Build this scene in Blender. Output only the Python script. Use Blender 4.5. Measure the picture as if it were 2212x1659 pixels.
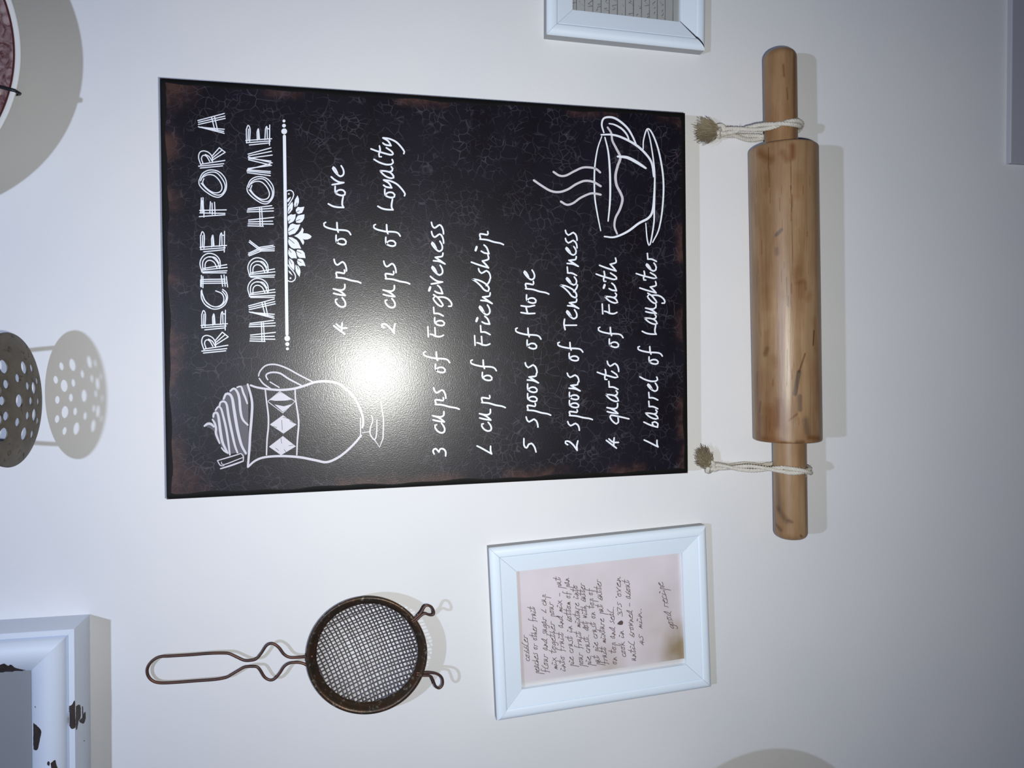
import bpy, math, random
from math import sin, cos, pi, radians, atan2, hypot
from mathutils import Vector, Matrix
from mathutils.geometry import tessellate_polygon, delaunay_2d_cdt
from mathutils.bvhtree import BVHTree

random.seed(7)
S = bpy.context.scene
COL = S.collection
for o in list(bpy.data.objects):
    bpy.data.objects.remove(o)

# ------------------------------------------------------------------ camera
W, H = 2212.0, 1659.0
F = 1534.0                 # focal length in pixels of the 2212 px wide frame
D = 0.65                   # distance of the lens from the wall
ZF = 1.60                  # height of the lens above the floor
# The photo was taken with the phone on its side: image right is down, image up is right.
down = Vector((6874.0, -141.0, F)).normalized()          # world -Z in (right, down, forward)
a = 0.013
kk = F * F / (141.0 - a * 6874.0)
left = Vector((a * kk, kk, F)).normalized()              # world -X
left = (left - left.dot(down) * down).normalized()
into = left.cross(down) * -1                             # world +Y
if into.z < 0:
    into = -into
# camera axes in world coordinates
def cam2world(v):
    return Vector((-left.dot(v), into.dot(v), -down.dot(v)))
AX_R = cam2world(Vector((1, 0, 0)))
AX_U = cam2world(Vector((0, -1, 0)))
AX_B = cam2world(Vector((0, 0, -1)))
CAM = Vector((0, -D, ZF))
cd = bpy.data.cameras.new('camera')
cd.sensor_fit = 'HORIZONTAL'
cd.sensor_width = 36.0
cd.lens = F / W * 36.0
cd.clip_start = 0.01
cam = bpy.data.objects.new('camera', cd)
COL.objects.link(cam)
M = Matrix((AX_R, AX_U, AX_B)).transposed().to_4x4()
M.translation = CAM
cam.matrix_world = M
S.camera = cam

# ------------------------------------------------------------------ light
S.view_settings.view_transform = 'Standard'
S.view_settings.look = 'None'
S.view_settings.exposure = 0.0
S.view_settings.gamma = 1.0
S.view_settings.use_curve_mapping = False
wd = bpy.data.worlds.new('room')
S.world = wd
wd.use_nodes = True
wd.node_tree.nodes['Background'].inputs[0].default_value = (0.35, 0.40, 1.0, 1)
wd.node_tree.nodes['Background'].inputs[1].default_value = 0.032

LAMP = Vector((-0.035, -0.92, ZF + 0.657))        # lamp hanging above and in front of the wall
def lamp(name, loc, power, col, size):
    l = bpy.data.lights.new(name, 'POINT')
    l.energy = power
    l.color = col
    l.shadow_soft_size = size
    o = bpy.data.objects.new(name, l)
    o.location = loc
    COL.objects.link(o)
    return o
lamp('ceiling_lamp', LAMP, 22.5, (0.61, 0.715, .96), 0.014)
FLASH = Vector((-0.019, -0.655, ZF - 0.036))
fl = bpy.data.lights.new('phone_flash', 'SPOT')           # a phone flash: a broad soft beam along the view
fl.energy = 15.4
fl.color = (1.0, 1.0, 0.955)
fl.shadow_soft_size = 0.006
fl.spot_size = radians(120)
fl.spot_blend = 1.0
fo = bpy.data.objects.new('phone_flash', fl)
aim = cam2world(Vector((1165 - W / 2, 790 - H / 2, F)))
fo.location = FLASH
fo.rotation_euler = aim.to_track_quat('-Z', 'Y').to_euler()
COL.objects.link(fo)

# ------------------------------------------------------------------ helpers
def ray(px, py):
    return cam2world(Vector((px - W / 2, py - H / 2, F)))
def P(px, py, d=0.0):
    """the point of the place seen at a pixel, d metres in front of the wall"""
    r = ray(px, py)
    t = (D - d) / r.y
    return CAM + r * t
def tag(o, label=None, cat=None, group=None, kind=None):
    if label: o['label'] = label
    if cat: o['category'] = cat
    if group: o['group'] = group
    if kind: o['kind'] = kind
    return o
def empty(name, loc):
    o = bpy.data.objects.new(name, None)
    o.location = loc
    COL.objects.link(o)
    o.empty_display_size = 0.02
    return o
def mesh(name, verts, faces, mat, parent=None, smooth=False, origin=None):
    me = bpy.data.meshes.new(name)
    base = Vector((0, 0, 0))
    p = parent
    while p is not None:
        base += p.location
        p = p.parent
    off = (origin - base) if origin is not None else Vector((0, 0, 0))
    me.from_pydata([tuple(Vector(v) - base - off) for v in verts], [], faces)
    me.materials.append(mat)
    if smooth:
        for f in me.polygons: f.use_smooth = True
    me.update()
    o = bpy.data.objects.new(name, me)
    o.location = off
    COL.objects.link(o)
    if parent is not None: o.parent = parent
    return o

def mat(name, col=(.5, .5, .5), rough=.6, metal=0.0, spec=0.5):
    m = bpy.data.materials.new(name)
    m.use_nodes = True
    b = m.node_tree.nodes['Principled BSDF']
    b.inputs['Base Color'].default_value = (*col, 1)
    b.inputs['Roughness'].default_value = rough
    b.inputs['Metallic'].default_value = metal
    b.inputs['Specular IOR Level'].default_value = spec
    return m
class N:
    """tiny helper to write node trees"""
    def __init__(s, m):
        s.t = m.node_tree; s.b = s.t.nodes['Principled BSDF']
    def new(s, typ, **kw):
        n = s.t.nodes.new(typ)
        for k, v in kw.items(): setattr(n, k, v)
        return n
    def set(s, n, **kw):
        for k, v in kw.items():
            n.inputs[k.replace('_', ' ')].default_value = v
        return n
    def link(s, a, b): s.t.links.new(a, b)
    def coord(s, scale=(1, 1, 1), rot=(0, 0, 0), out='Object'):
        c = s.new('ShaderNodeTexCoord'); mp = s.new('ShaderNodeMapping')
        mp.inputs['Scale'].default_value = scale
        mp.inputs['Rotation'].default_value = rot
        s.link(c.outputs[out], mp.inputs[0]); return mp.outputs[0]
    def noise(s, vec, scale, detail=3, rough=.5, dist=0):
        n = s.new('ShaderNodeTexNoise'); s.link(vec, n.inputs['Vector'])
        n.inputs['Scale'].default_value = scale; n.inputs['Detail'].default_value = detail
        n.inputs['Roughness'].default_value = rough; n.inputs['Distortion'].default_value = dist
        return n.outputs['Fac']
    def ramp(s, fac, stops):
        r = s.new('ShaderNodeValToRGB'); s.link(fac, r.inputs[0])
        e = r.color_ramp.elements
        while len(e) < len(stops): e.new(0.5)
        for i, (p, c) in enumerate(stops):
            e[i].position = p
            e[i].color = (c, c, c, 1) if not isinstance(c, tuple) else (*c, 1)
        return r.outputs[0]
    def mix(s, fac, c1, c2, mode='MIX'):
        n = s.new('ShaderNodeMixRGB', blend_type=mode)
        for i, v in enumerate((fac, c1, c2)):
            if isinstance(v, (int, float)): n.inputs[i].default_value = v
            elif isinstance(v, tuple): n.inputs[i].default_value = (*v, 1)
            else: s.link(v, n.inputs[i])
        return n.outputs[0]
    def math(s, op, a, b=0.0):
        n = s.new('ShaderNodeMath', operation=op)
        for i, v in enumerate((a, b)):
            if isinstance(v, (int, float)): n.inputs[i].default_value = v
            else: s.link(v, n.inputs[i])
        return n.outputs[0]
    def bump(s, h, dist, strength=1.0):
        n = s.new('ShaderNodeBump'); s.link(h, n.inputs['Height'])
        n.inputs['Distance'].default_value = dist; n.inputs['Strength'].default_value = strength
        s.link(n.outputs[0], s.b.inputs['Normal']); return n

def smooth_path(pts, step):
    """Catmull-Rom through 2-D or 3-D points, resampled"""
    pts = [Vector(p) for p in pts]
    if len(pts) == 2:
        return pts
    out = []
    n = len(pts)
    for i in range(n - 1):
        p1, p2 = pts[i], pts[i + 1]
        p0 = pts[i - 1] if i > 0 else p1 * 2 - p2
        p3 = pts[i + 2] if i + 2 < n else p2 * 2 - p1
        k = max(1, min(14, int((p2 - p1).length / step)))
        for j in range(k):
            t = j / k
            out.append(0.5 * ((2 * p1) + (p2 - p0) * t + (2 * p0 - 5 * p1 + 4 * p2 - p3) * t * t
                              + (3 * p1 - p0 - 3 * p2 + p3) * t ** 3))
    out.append(pts[-1])
    return out

class Print:
    """flat print: strokes and filled outlines lying on a plane d in front of the wall,
    given where they stand in the photograph, turned into real flat geometry there"""
    def __init__(s, d): s.d = d; s.v = []; s.f = []; s.k = 0
    def pt(s, x, y): s.v.append(P(x, y, s.d + s.k * 4e-7)); return len(s.v) - 1
    def stroke(s, pts, w, taper=0.0, curve=True):
        s.k = (s.k + 1) % 120
        if len(pts) < 2: return
        q = smooth_path(pts, 3.0) if curve else [Vector(p) for p in pts]
        q2 = [q[0]]
        for p in q[1:]:
            if (p - q2[-1]).length > 1e-3: q2.append(p)
        q = q2
        if len(q) < 2: return
        hw = w / 2
        L = []; R = []
        n = len(q)
        for i in range(n):
            t = (q[min(i + 1, n - 1)] - q[max(i - 1, 0)])
            if t.length < 1e-6: t = q[min(i + 1, n - 1)] - q[i] if i < n - 1 else q[i] - q[i - 1]
            t.normalize()
            nn = Vector((-t.y, t.x))
            u = i / (n - 1)
            h = hw * (1 - taper * abs(2 * u - 1) ** 2)
            L.append(s.pt(*(q[i] + nn * h))); R.append(s.pt(*(q[i] - nn * h)))
        for i in range(n - 1): s.f.append((L[i], R[i], R[i + 1], L[i + 1]))
        for i, sg in ((0, -1), (n - 1, 1)):
            t = (q[1] - q[0]) if i == 0 else (q[-1] - q[-2])
            t.normalize(); nn = Vector((-t.y, t.x)); h = hw * (1 - taper)
            arc = [s.pt(*(q[i] + nn * h * cos(x) + t * sg * h * sin(x))) for x in (pi / 4, pi / 2, 3 * pi / 4)]
            s.f.append((L[i], arc[0], arc[1], arc[2], R[i]))
    def poly(s, pts, curve=True):
        s.k = (s.k + 1) % 120
        if curve:
            c = list(pts) + [pts[0]]
            q = smooth_path(c, 2.5)[:-1]
        else: q = [Vector(p) for p in pts]
        b = len(s.v)
        for p in q: s.pt(p.x, p.y)
        for t in tessellate_polygon([[Vector((p.x, p.y, 0)) for p in q]]):
            s.f.append(tuple(b + i for i in t))
    def disc(s, x, y, r):
        s.poly([(x + r * cos(i * pi / 8), y + r * sin(i * pi / 8)) for i in range(16)], False)
    def build(s, name, m, parent, label=None):
        o = mesh(name, s.v, s.f, m, parent)
        if label: o['label'] = label
        return o

def tube(path, r, sides=8, closed=False):
    """verts, faces of a round tube along 3-D points; r a number or a function of u"""
    n = len(path); V = []; Fc = []
    path = [Vector(p) for p in path]
    up = None
    for i in range(n):
        if closed: t = path[(i + 1) % n] - path[i - 1]
        else: t = path[min(i + 1, n - 1)] - path[max(i - 1, 0)]
        t.normalize()
        if up is None:
            up = t.orthogonal().normalized()
        up = (up - up.dot(t) * t)
        up = up.normalized() if up.length > 1e-9 else t.orthogonal().normalized()
        b = t.cross(up)
        rr = r(i / max(1, n - 1)) if callable(r) else r
        for k in range(sides):
            an = 2 * pi * k / sides
            V.append(path[i] + (up * cos(an) + b * sin(an)) * rr)
    m = n if closed else n - 1
    for i in range(m):
        j = (i + 1) % n
        for k in range(sides):
            k2 = (k + 1) % sides
            Fc.append((i * sides + k, i * sides + k2, j * sides + k2, j * sides + k))
    if not closed:
        Fc.append(tuple(range(sides))[::-1]); Fc.append(tuple((n - 1) * sides + k for k in range(sides)))
    return V, Fc
class MB:
    def __init__(s): s.v = []; s.f = []
    def add(s, vf):
        b = len(s.v); s.v += list(vf[0]); s.f += [tuple(b + i for i in f) for f in vf[1]]
        return s
    def build(s, name, m, parent=None, smooth=True, origin=None):
        return mesh(name, s.v, s.f, m, parent, smooth, origin)
def lathe(center, axis, u, prof, n=96):
    """revolve (radius, height along axis) around an axis"""
    axis = axis.normalized(); u = u.normalized(); v = axis.cross(u)
    V = []; Fc = []
    for (r, h) in prof:
        for k in range(n):
            an = 2 * pi * k / n
            V.append(center + axis * h + (u * cos(an) + v * sin(an)) * r)
    for i in range(len(prof) - 1):
        for k in range(n):
            k2 = (k + 1) % n
            Fc.append((i * n + k, i * n + k2, (i + 1) * n + k2, (i + 1) * n + k))
    return V, Fc
OUT = Vector((0, -1, 0))          # away from the wall

# ------------------------------------------------------------------ materials
m_wall = mat('wall_paint', (.76, .76, .77), .55, spec=.35)
n = N(m_wall); c = n.coord()
n.link(n.mix(n.ramp(n.noise(c, 9, 4), [(.3, 0.), (.7, 1.)]), (.735, .74, .76), (.765, .765, .765)), n.b.inputs['Base Color'])
n.bump(n.noise(c, 420, 3, .6), .00025, .35)

m_board = mat('black_printed_tin', (.012, .009, .016), .3, spec=.6)
n = N(m_board); c = n.coord()
warp = n.new('ShaderNodeTexNoise'); n.link(c, warp.inputs['Vector']); warp.inputs['Scale'].default_value = 45
wv = n.new('ShaderNodeVectorMath', operation='MULTIPLY_ADD')
n.link(warp.outputs['Color'], wv.inputs[0]); wv.inputs[1].default_value = (.014, .014, .014); n.link(c, wv.inputs[2])
def cracks(scale, width, mscale, lo, hi):
    vo = n.new('ShaderNodeTexVoronoi', feature='DISTANCE_TO_EDGE'); n.link(wv.outputs[0], vo.inputs['Vector'])
    vo.inputs['Scale'].default_value = scale
    line = n.ramp(vo.outputs['Distance'], [(0., 1.), (width, 0.)])
    return n.math('MULTIPLY', line, n.ramp(n.noise(c, mscale, 3, .6), [(lo, 0.), (hi, 1.)]))
cr = n.math('MAXIMUM', cracks(150, .055, 60, .46, .66), cracks(85, .034, 34, .48, .68))
base = n.mix(n.ramp(n.noise(c, 22, 4), [(.35, 0.), (.75, 1.)]), (.0040, .0026, .0052), (.0080, .0068, .0150))
base = n.mix(n.math('MULTIPLY', cr, .45), base, (.12, .11, .14))
# worn, rusty patches kept to the rim of the sign (attribute written on the panel)
at = n.new('ShaderNodeAttribute', attribute_name='wear')
worn = n.math('MULTIPLY', at.outputs['Fac'], n.ramp(n.noise(c, 60, 5, .65), [(.38, .1), (.60, 1.)]))
base = n.mix(worn, base, n.mix(n.noise(c, 130, 3), (.050, .022, .018), (.085, .042, .033)))
n.link(base, n.b.inputs['Base Color'])
n.b.inputs['Roughness'].default_value = .42
n.b.inputs['Specular IOR Level'].default_value = .22
n.b.inputs['Coat Weight'].default_value = .66
n.b.inputs['Coat Roughness'].default_value = .235
bp = n.bump(n.noise(c, 850, 2, .7), .00011, .7)
n.link(bp.outputs[0], n.b.inputs['Coat Normal'])

m_edge = mat('black_sign_edge', (.004, .004, .004), .6, spec=.2)
def chalk_mat(name, col):
    m = mat(name, col, .42, spec=.36); b = m.node_tree.nodes['Principled BSDF']; b.inputs['Coat Weight'].default_value = .62
    b.inputs['Coat Roughness'].default_value = .235
    return m
m_ink = chalk_mat('white_print', (.80, .83, .90))
m_chalk = chalk_mat('chalk_print', (.58, .56, .62))
m_chalk2 = chalk_mat('soft_chalk_print', (.085, .078, .10))
m_slit = chalk_mat('black_print', (.008, .006, .010))

m_frame = mat('white_frame_paint', (.76, .85, .94), .42)
n = N(m_frame); c = n.coord(); n.bump(n.noise(c, 260, 2), .0002, .25)
m_rail_side = mat('grey_rail_side', (.36, .37, .38), .7)  # darker grey on the outer side faces of the rails
m_card = mat('old_recipe_paper', (.60, .53, .53), .8)
n = N(m_card); c = n.coord()
pc = n.mix(n.ramp(n.noise(c, 14, 4), [(.35, 0.), (.7, 1.)]), (.56, .52, .54), (.66, .61, .65))
at = n.new('ShaderNodeAttribute', attribute_name='stain')
pc = n.mix(n.math('MULTIPLY', at.outputs['Fac'], n.ramp(n.noise(c, 40, 3), [(.2, .5), (.6, 1.)])), pc, (.30, .23, .14))
n.link(pc, n.b.inputs['Base Color'])
m_card2 = mat('grey_lined_paper', (.36, .37, .37), .8)
m_pen = mat('brown_ink', (.10, .065, .065), .8)
m_pen2 = mat('dark_ink', (.025, .02, .025), .8)
m_line = mat('faint_ink', (.12, .12, .14), .8)
m_back = mat('backing_and_gap_shade', (.012, .008, .008), .8)
m_mount = mat('pale_mount_paper', (.62, .60, .60), .8)
m_glass = bpy.data.materials.new('picture_glass'); m_glass.use_nodes = True
t = m_glass.node_tree; t.nodes.remove(t.nodes['Principled BSDF'])
tr = t.nodes.new('ShaderNodeBsdfTransparent'); gl = t.nodes.new('ShaderNodeBsdfGlossy'); fr = t.nodes.new('ShaderNodeFresnel')
gl.inputs['Roughness'].default_value = .03; fr.inputs[0].default_value = 1.3
mx = t.nodes.new('ShaderNodeMixShader')
t.links.new(fr.outputs[0], mx.inputs[0]); t.links.new(tr.outputs[0], mx.inputs[1]); t.links.new(gl.outputs[0], mx.inputs[2])
t.links.new(mx.outputs[0], t.nodes['Material Output'].inputs[0])

m_white2 = mat('chalky_white_paint', (.74, .80, .90), .5)
n = N(m_white2); c = n.coord(); n.bump(n.noise(c, 200, 3), .0003, .3)
m_side = mat('grey_white_paint', (.62, .65, .66), .6)
m_chip = mat('bare_dark_wood', (.030, .020, .016), .6)
n = N(m_chip); c = n.coord((1, 1, 3)); n.link(n.mix(n.noise(c, 220, 3), (.012, .008, .008), (.065, .042, .032)), n.b.inputs['Base Color'])
m_panel = mat('grey_picture_panel', (.26, .275, .29), .4)

m_iron = mat('rusty_dark_wire', (.055, .034, .028), .42, .55)
n = N(m_iron); c = n.coord()
n.link(n.mix(n.ramp(n.noise(c, 90, 4, .6), [(.4, 0.), (.65, 1.)]), (.085, .052, .045), (.13, .060, .040)), n.b.inputs['Base Color'])
n.bump(n.noise(c, 900, 2), .0002, .3)
m_rim = mat('tarnished_rim_metal', (.05, .04, .03), .4, .6)
n = N(m_rim); c = n.coord()
rc = n.mix(n.ramp(n.noise(c, 55, 5, .65), [(.38, 0.), (.62, 1.)]), (.046, .037, .027), (.085, .046, .026))
rc = n.mix(n.ramp(n.noise(c, 210, 4, .7), [(.57, 0.), (.70, 1.)]), rc, (.30, .27, .22))  # pale specks in the colour stand in for speckled highlights on the rim
n.link(rc, n.b.inputs['Base Color']); n.bump(n.noise(c, 500, 3), .0004, .5)
m_meshw = mat('grey_brown_mesh_wire', (.10, .085, .09), .45, .4)
m_masher = mat('tarnished_masher_metal', (.10, .085, .068), .6, .25)
n = N(m_masher); c = n.coord()
rc = n.mix(n.ramp(n.noise(c, 60, 5, .6), [(.35, 0.), (.6, 1.)]), (.125, .108, .082), (.180, .155, .122))
rc = n.mix(n.ramp(n.noise(c, 110, 4, .7), [(.60, 0.), (.68, 1.)]), rc, (.030, .018, .012))
n.link(rc, n.b.inputs['Base Color']); n.bump(n.noise(c, 600, 3), .0003, .4)
m_hook = mat('black_hanger_wire', (.04, .045, .05), .3, .7)
m_grip = mat('painted_grip', (.10, .045, .03), .4)

m_china = mat('cream_glazed_china', (.80, .79, .74), .15)
m_trans = mat('red_brown_transfer_print', (.2, .1, .09), .18)
n = N(m_trans); c = n.coord()
vo = n.new('ShaderNodeTexVoronoi'); n.link(c, vo.inputs['Vector']); vo.inputs['Scale'].default_value = 75
pat = n.mix(n.ramp(n.noise(c, 90, 5, .7, 1.2), [(.38, 0.), (.62, 1.)]), (.115, .045, .045), (.36, .25, .24))
pat = n.mix(n.ramp(vo.outputs['Distance'], [(.12, 1.), (.30, 0.)]), pat, (.40, .29, .27))
pat = n.mix(n.ramp(n.noise(c, 42, 2), [(.66, 0.), (.69, 1.)]), pat, (.62, .56, .34))
n.link(pat, n.b.inputs['Base Color'])
m_ring = mat('dark_red_ring', (.085, .025, .028), .18)

m_wood = mat('worn_rolling_pin_wood', (.42, .26, .14), .36, spec=.4)
n = N(m_wood); c = n.coord((.35, 6, 6)); c1 = n.coord((1, 3, 3))
wc = n.mix(n.ramp(n.noise(c, 14, 6, .62, .4), [(.30, 0.), (.70, 1.)]), (.235, .142, .072), (.385, .255, .148))
wc = n.mix(n.ramp(n.noise(c1, 9, 4, .6), [(.35, 0.), (.65, 1.)]), wc, n.mix(1., wc, (.70, .61, .52), 'MULTIPLY'))
wc = n.mix(n.ramp(n.noise(n.coord((.25, 10, 10)), 40, 3, .7), [(.60, 0.), (.72, .55)]), wc, (.19, .10, .045))
at = n.new('ShaderNodeAttribute', attribute_name='stain')
n.link(n.mix(1., wc, at.outputs['Color'], 'MULTIPLY'), n.b.inputs['Base Color'])
n.bump(n.noise(c, 60, 4, .6), .0005, .35)
m_rope = mat('pale_jute', (.56, .53, .47), .85)
n = N(m_rope); c = n.coord(); n.link(n.mix(n.noise(c, 500, 3), (.40, .36, .30), (.68, .66, .60)), n.b.inputs['Base Color'])
m_fray = mat('brown_jute_fibre', (.27, .22, .145), .9)
m_grey = mat('grey_panel_paint', (.42, .42, .47), .6)

# ------------------------------------------------------------------ the wall
def box(x0, x1, y0, y1, z0, z1):
    V = [(x, y, z) for x in (x0, x1) for y in (y0, y1) for z in (z0, z1)]
    return V, [(0, 1, 3, 2), (4, 6, 7, 5), (0, 4, 5, 1), (2, 3, 7, 6), (0, 2, 6, 4), (1, 5, 7, 3)]
o = mesh('wall_back', *box(-1.6, 1.6, 0, .1, 0, 2.6), m_wall); o['kind'] = 'structure'
o['label'] = 'smooth pale grey-white painted wall behind everything'

# ------------------------------------------------------------------ the sign
DB = 0.026
sign_px = [(345, 168), (1480, 244), (1486, 1022), (360, 1079)]      # tl, tr, br, bl in the picture
cs = [P(x, y, DB) for x, y in sign_px]
cen = sum(cs, Vector()) / 4
sign = empty('recipe_sign', Vector((cen.x, 0, cen.z)))
tag(sign, 'large black tin sign reading RECIPE FOR A HAPPY HOME in white', 'sign')
# grid panel with rounded corners and slightly wavy rim
def bil(u, v): return (cs[0] * (1 - u) + cs[1] * u) * (1 - v) + (cs[3] * (1 - u) + cs[2] * u) * v
LU = (cs[1] - cs[0]).length; LV = (cs[3] - cs[0]).length
NU, NV = 150, 110
V = []; Fc = []; wear = []
bw = .0028
def patch(s, seed):      # worn spots along one edge, s metres along
    random.seed(seed)
    return 0
spots = {'top': [(.00, .05), (.14, .18), (.27, .30), (.44, .475), (.60, .72), (.86, 1.)], 'bottom': [(.32, .40), (.55, .62), (.80, .96)],
         'left': [(.30, .52), (.62, .74), (.84, .9)], 'right': [(.0, .03), (.17, .23), (.42, .50), (.76, .84), (.95, 1.)]}
def spot(kind, t):
    w = 0
    for a0, b0 in spots[kind]:
        m = .018
        w = max(w, min(1, max(0, (t - a0 + m) / m)) * min(1, max(0, (b0 + m - t) / m)))
    return w
for j in range(NV + 1):
    for i in range(NU + 1):
        u, v = i / NU, j / NV
        # inset a border, denser near the rim
        p = bil(u, v)
        V.append(p - OUT * 0.0002)
        eu0, eu1, ev0, ev1 = u * LU, (1 - u) * LU, v * LV, (1 - v) * LV
        w = 0
        def fall(e, k): return max(0., 1 - e / k)
        w = max(w, fall(eu0, .017) * (.22 + .95 * spot('top', v)) , fall(eu1, .013) * (.12 + .9 * spot('bottom', v)),
                fall(ev0, .012) * spot('right', u), fall(ev1, .014) * spot('left', u),
                fall(hypot(eu0, ev0), .035), fall(hypot(eu0, ev1), .04), fall(hypot(eu1, ev1), .014), fall(hypot(eu1, ev0), .018))
        wear.append(min(1, w * 1.3))
for j in range(NV):
    for i in range(NU):
        k = j * (NU + 1) + i
        Fc.append((k, k + NU + 1, k + NU + 2, k + 1))
pan = mesh('panel', V, Fc, m_board, sign)
atr = pan.data.attributes.new('wear', 'FLOAT', 'POINT')
atr.data.foreach_set('value', wear)
# edge: rounded rectangle ring + sides down to the wall
def rounded(cset, r, inset, k=5):
    out = []
    m = len(cset); cc = sum(cset, Vector()) / m
    for i in range(m):
        p = cset[i]; a_ = (cset[i - 1] - p).normalized(); b_ = (cset[(i + 1) % m] - p).normalized()
        q = p + (a_ + b_) * (inset + r)
        for j in range(k + 1):
            t = j / k * pi / 2
            out.append(q - b_ * r * cos(t) - a_ * r * sin(t))
    return out
def densify(ring, step):
    out = []
    for i in range(len(ring)):
        p, q = ring[i], ring[(i + 1) % len(ring)]
        k = max(1, int((q - p).length / step))
        for j in range(k): out.append(p.lerp(q, j / k))
    return out
random.seed(3)
big = [c_ + (c_ - cen).normalized() * .0006 for c_ in cs]
r0 = densify(rounded(big, .0022, 0), .006)
m_ = len(r0); mb = MB()
levels = []
def shrink(p, amt):
    # distance-based inset towards the centre line of the nearest edge
    q = p.copy()
    dx = (cen - p)
    L1 = LU / 2; L2 = LV / 2
    axu = (cs[1] - cs[0]).normalized(); axv = (cs[3] - cs[0]).normalized()
    a_ = dx.dot(axu) / L1; b_ = dx.dot(axv) / L2
    if abs(a_) > .93: q += axu * math.copysign(amt, a_)
    if abs(b_) > .93: q += axv * math.copysign(amt, b_)
    return q
rv = []
ph = [random.random() * 6 for _ in range(4)]
for lev, (ins, dd) in enumerate([(0, -DB + .0), (0, -.0022), (.0004, -.0004), (.0011, .0001), (.0044, .0001)]):
    for i, p in enumerate(r0):
        amt = ins
        if lev == 4: amt += .0010 * (sin(i * .9 + ph[0]) * .5 + sin(i * .37 + ph[1]) * .6 + .3)
        q = shrink(p, amt) + OUT * (dd)
        if lev == 0: q = Vector((p.x, 0, p.z))
        rv.append(q)
for lev in range(4):
    for i in range(m_):
        j = (i + 1) % m_
        mb.f.append((lev * m_ + i, lev * m_ + j, (lev + 1) * m_ + j, (lev + 1) * m_ + i))
mb.v = rv
mb.build('rim', m_edge, sign)['label'] = 'glossy black folded rim'
# ---- headline letters, drawn as the loose multi-line strokes of the print
SC = 4.1475
TG = {  # bbox (x0,x1 / y bottom,y top) of the source letter and its strokes
 'R': ((478, 718, 1255, 1065), [[(500,1220),(715,1185)],[(480,1238),(705,1215)],[(495,1255),(695,1235)],
      [(500,1225),(480,1160),(490,1112),(525,1097),(570,1112),(600,1150),(605,1205)],
      [(520,1215),(505,1165),(522,1137),(552,1148),(580,1195)],[(540,1130),(575,1150),(600,1190)],
      [(600,1145),(665,1068)],[(605,1162),(690,1090)],[(610,1178),(718,1110)],[(665,1068),(718,1110)]]),
 'E': ((475, 715, 1050, 868), [[(475,1008),(712,992)],[(480,1028),(700,1012)],[(508,1048),(692,1030)],
      [(482,1030),(480,905)],[(482,905),(495,870),(514,905),(510,1015)],[(500,905),(497,1005)],
      [(580,1005),(578,932)],[(578,935),(590,900),(600,990)],[(590,925),(592,1000)],
      [(650,1000),(655,905)],[(655,905),(668,880),(672,990)],[(692,1050),(694,868)],[(672,900),(694,905)]]),
 'C': ((470, 716, 862, 680), [[(475,700),(480,770),(520,830),(580,860),(640,855),(690,820),(712,760),(700,712),(668,684)],
      [(480,690),(492,750),(530,810),(600,842),(660,820),(680,770),(660,722),(606,698)],
      [(485,720),(515,790),(580,838),(650,834),(695,785),(697,742),(665,700)],[(478,760),(505,815),(560,852)]]),
 'I': ((470, 712, 672, 555), [[(480,597),(690,594)],[(485,614),(690,612)],[(480,632),(700,630)],
      [(478,560),(478,665)],[(492,570),(492,672)],[(472,600),(472,660)],[(655,560),(668,660)],[(680,555),(690,660)],[(700,570),(712,665)]]),
 'P': ((465, 708, 540, 360), [[(490,500),(704,464)],[(480,515),(708,490)],[(480,530),(706,520)],[(490,539),(700,538)],
      [(482,530),(465,450),(490,390),(540,362),(600,375),(640,420),(648,485)],
      [(490,512),(490,440),(520,402),(570,395),(620,440),(642,500)],[(510,510),(514,450),(546,425),(590,442),(620,500)],[(545,395),(600,400),(635,450)]]),
 'F': ((456, 702, 1364, 1188), [[(460,1305),(702,1300)],[(462,1328),(690,1332)],[(456,1362),(690,1345)],
      [(470,1325),(475,1190)],[(490,1188),(496,1325)],[(483,1215),(484,1320)],[(552,1332),(558,1225)],[(572,1238),(575,1340)],[(595,1230),(600,1340)],[(500,1300),(498,1366)]]),
 'O': ((453, 700, 1187, 938), [[(455,1040),(490,970),(560,940),(640,960),(695,1030),(697,1120),(650,1182),(590,1182),(510,1132),(462,1080),(455,1040)],
      [(470,1040),(500,985),(560,960),(620,970),(675,1040),(690,1100),(660,1160),(600,1165),(530,1120),(475,1060)],
      [(500,1020),(490,1060),(530,1112),(590,1147),(642,1140),(662,1100),(640,1040),(590,990),(530,985),(478,1015)]]),
 'A': ((900, 1138, 946, 765), [[(900,830),(1130,766)],[(905,846),(1135,790)],[(905,865),(1138,810)],
      [(915,890),(1130,908)],[(905,885),(1130,945)],[(930,888),(1125,928)],[(1020,800),(1050,925)],[(1045,792),(1072,920)]]),
 'H': ((903, 1142, 1156, 960), [[(910,990),(1125,962)],[(905,1004),(1140,985)],[(903,1020),(1140,1011)],
      [(915,1095),(1142,1070)],[(915,1112),(1132,1105)],[(912,1130),(1138,1132)],[(910,1148),(1048,1152)],[(1015,985),(1020,1152)],[(1033,985),(1042,1150)]]),
 'Y': ((898, 1132, 390, 245), [[(905,262),(990,330)],[(910,248),(1000,322)],[(925,262),(1015,330)],[(900,365),(990,322)],[(898,380),(1000,332)],[(905,390),(1012,345)],
      [(990,312),(1120,292)],[(1000,325),(1132,305)],[(1000,334),(1130,325)],[(1000,345),(1130,342)]]),
 'M': ((885, 1115, 994, 740), [[(885,950),(1095,970)],[(890,965),(1095,992)],[(890,940),(1095,955)],[(890,938),(1095,885)],[(895,928),(1105,900)],
      [(900,850),(1090,895)],[(895,826),(1112,878)],[(900,838),(1100,862)],[(895,800),(1100,744)],[(900,815),(1105,775)],[(910,835),(1112,808)]]),
}
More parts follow.
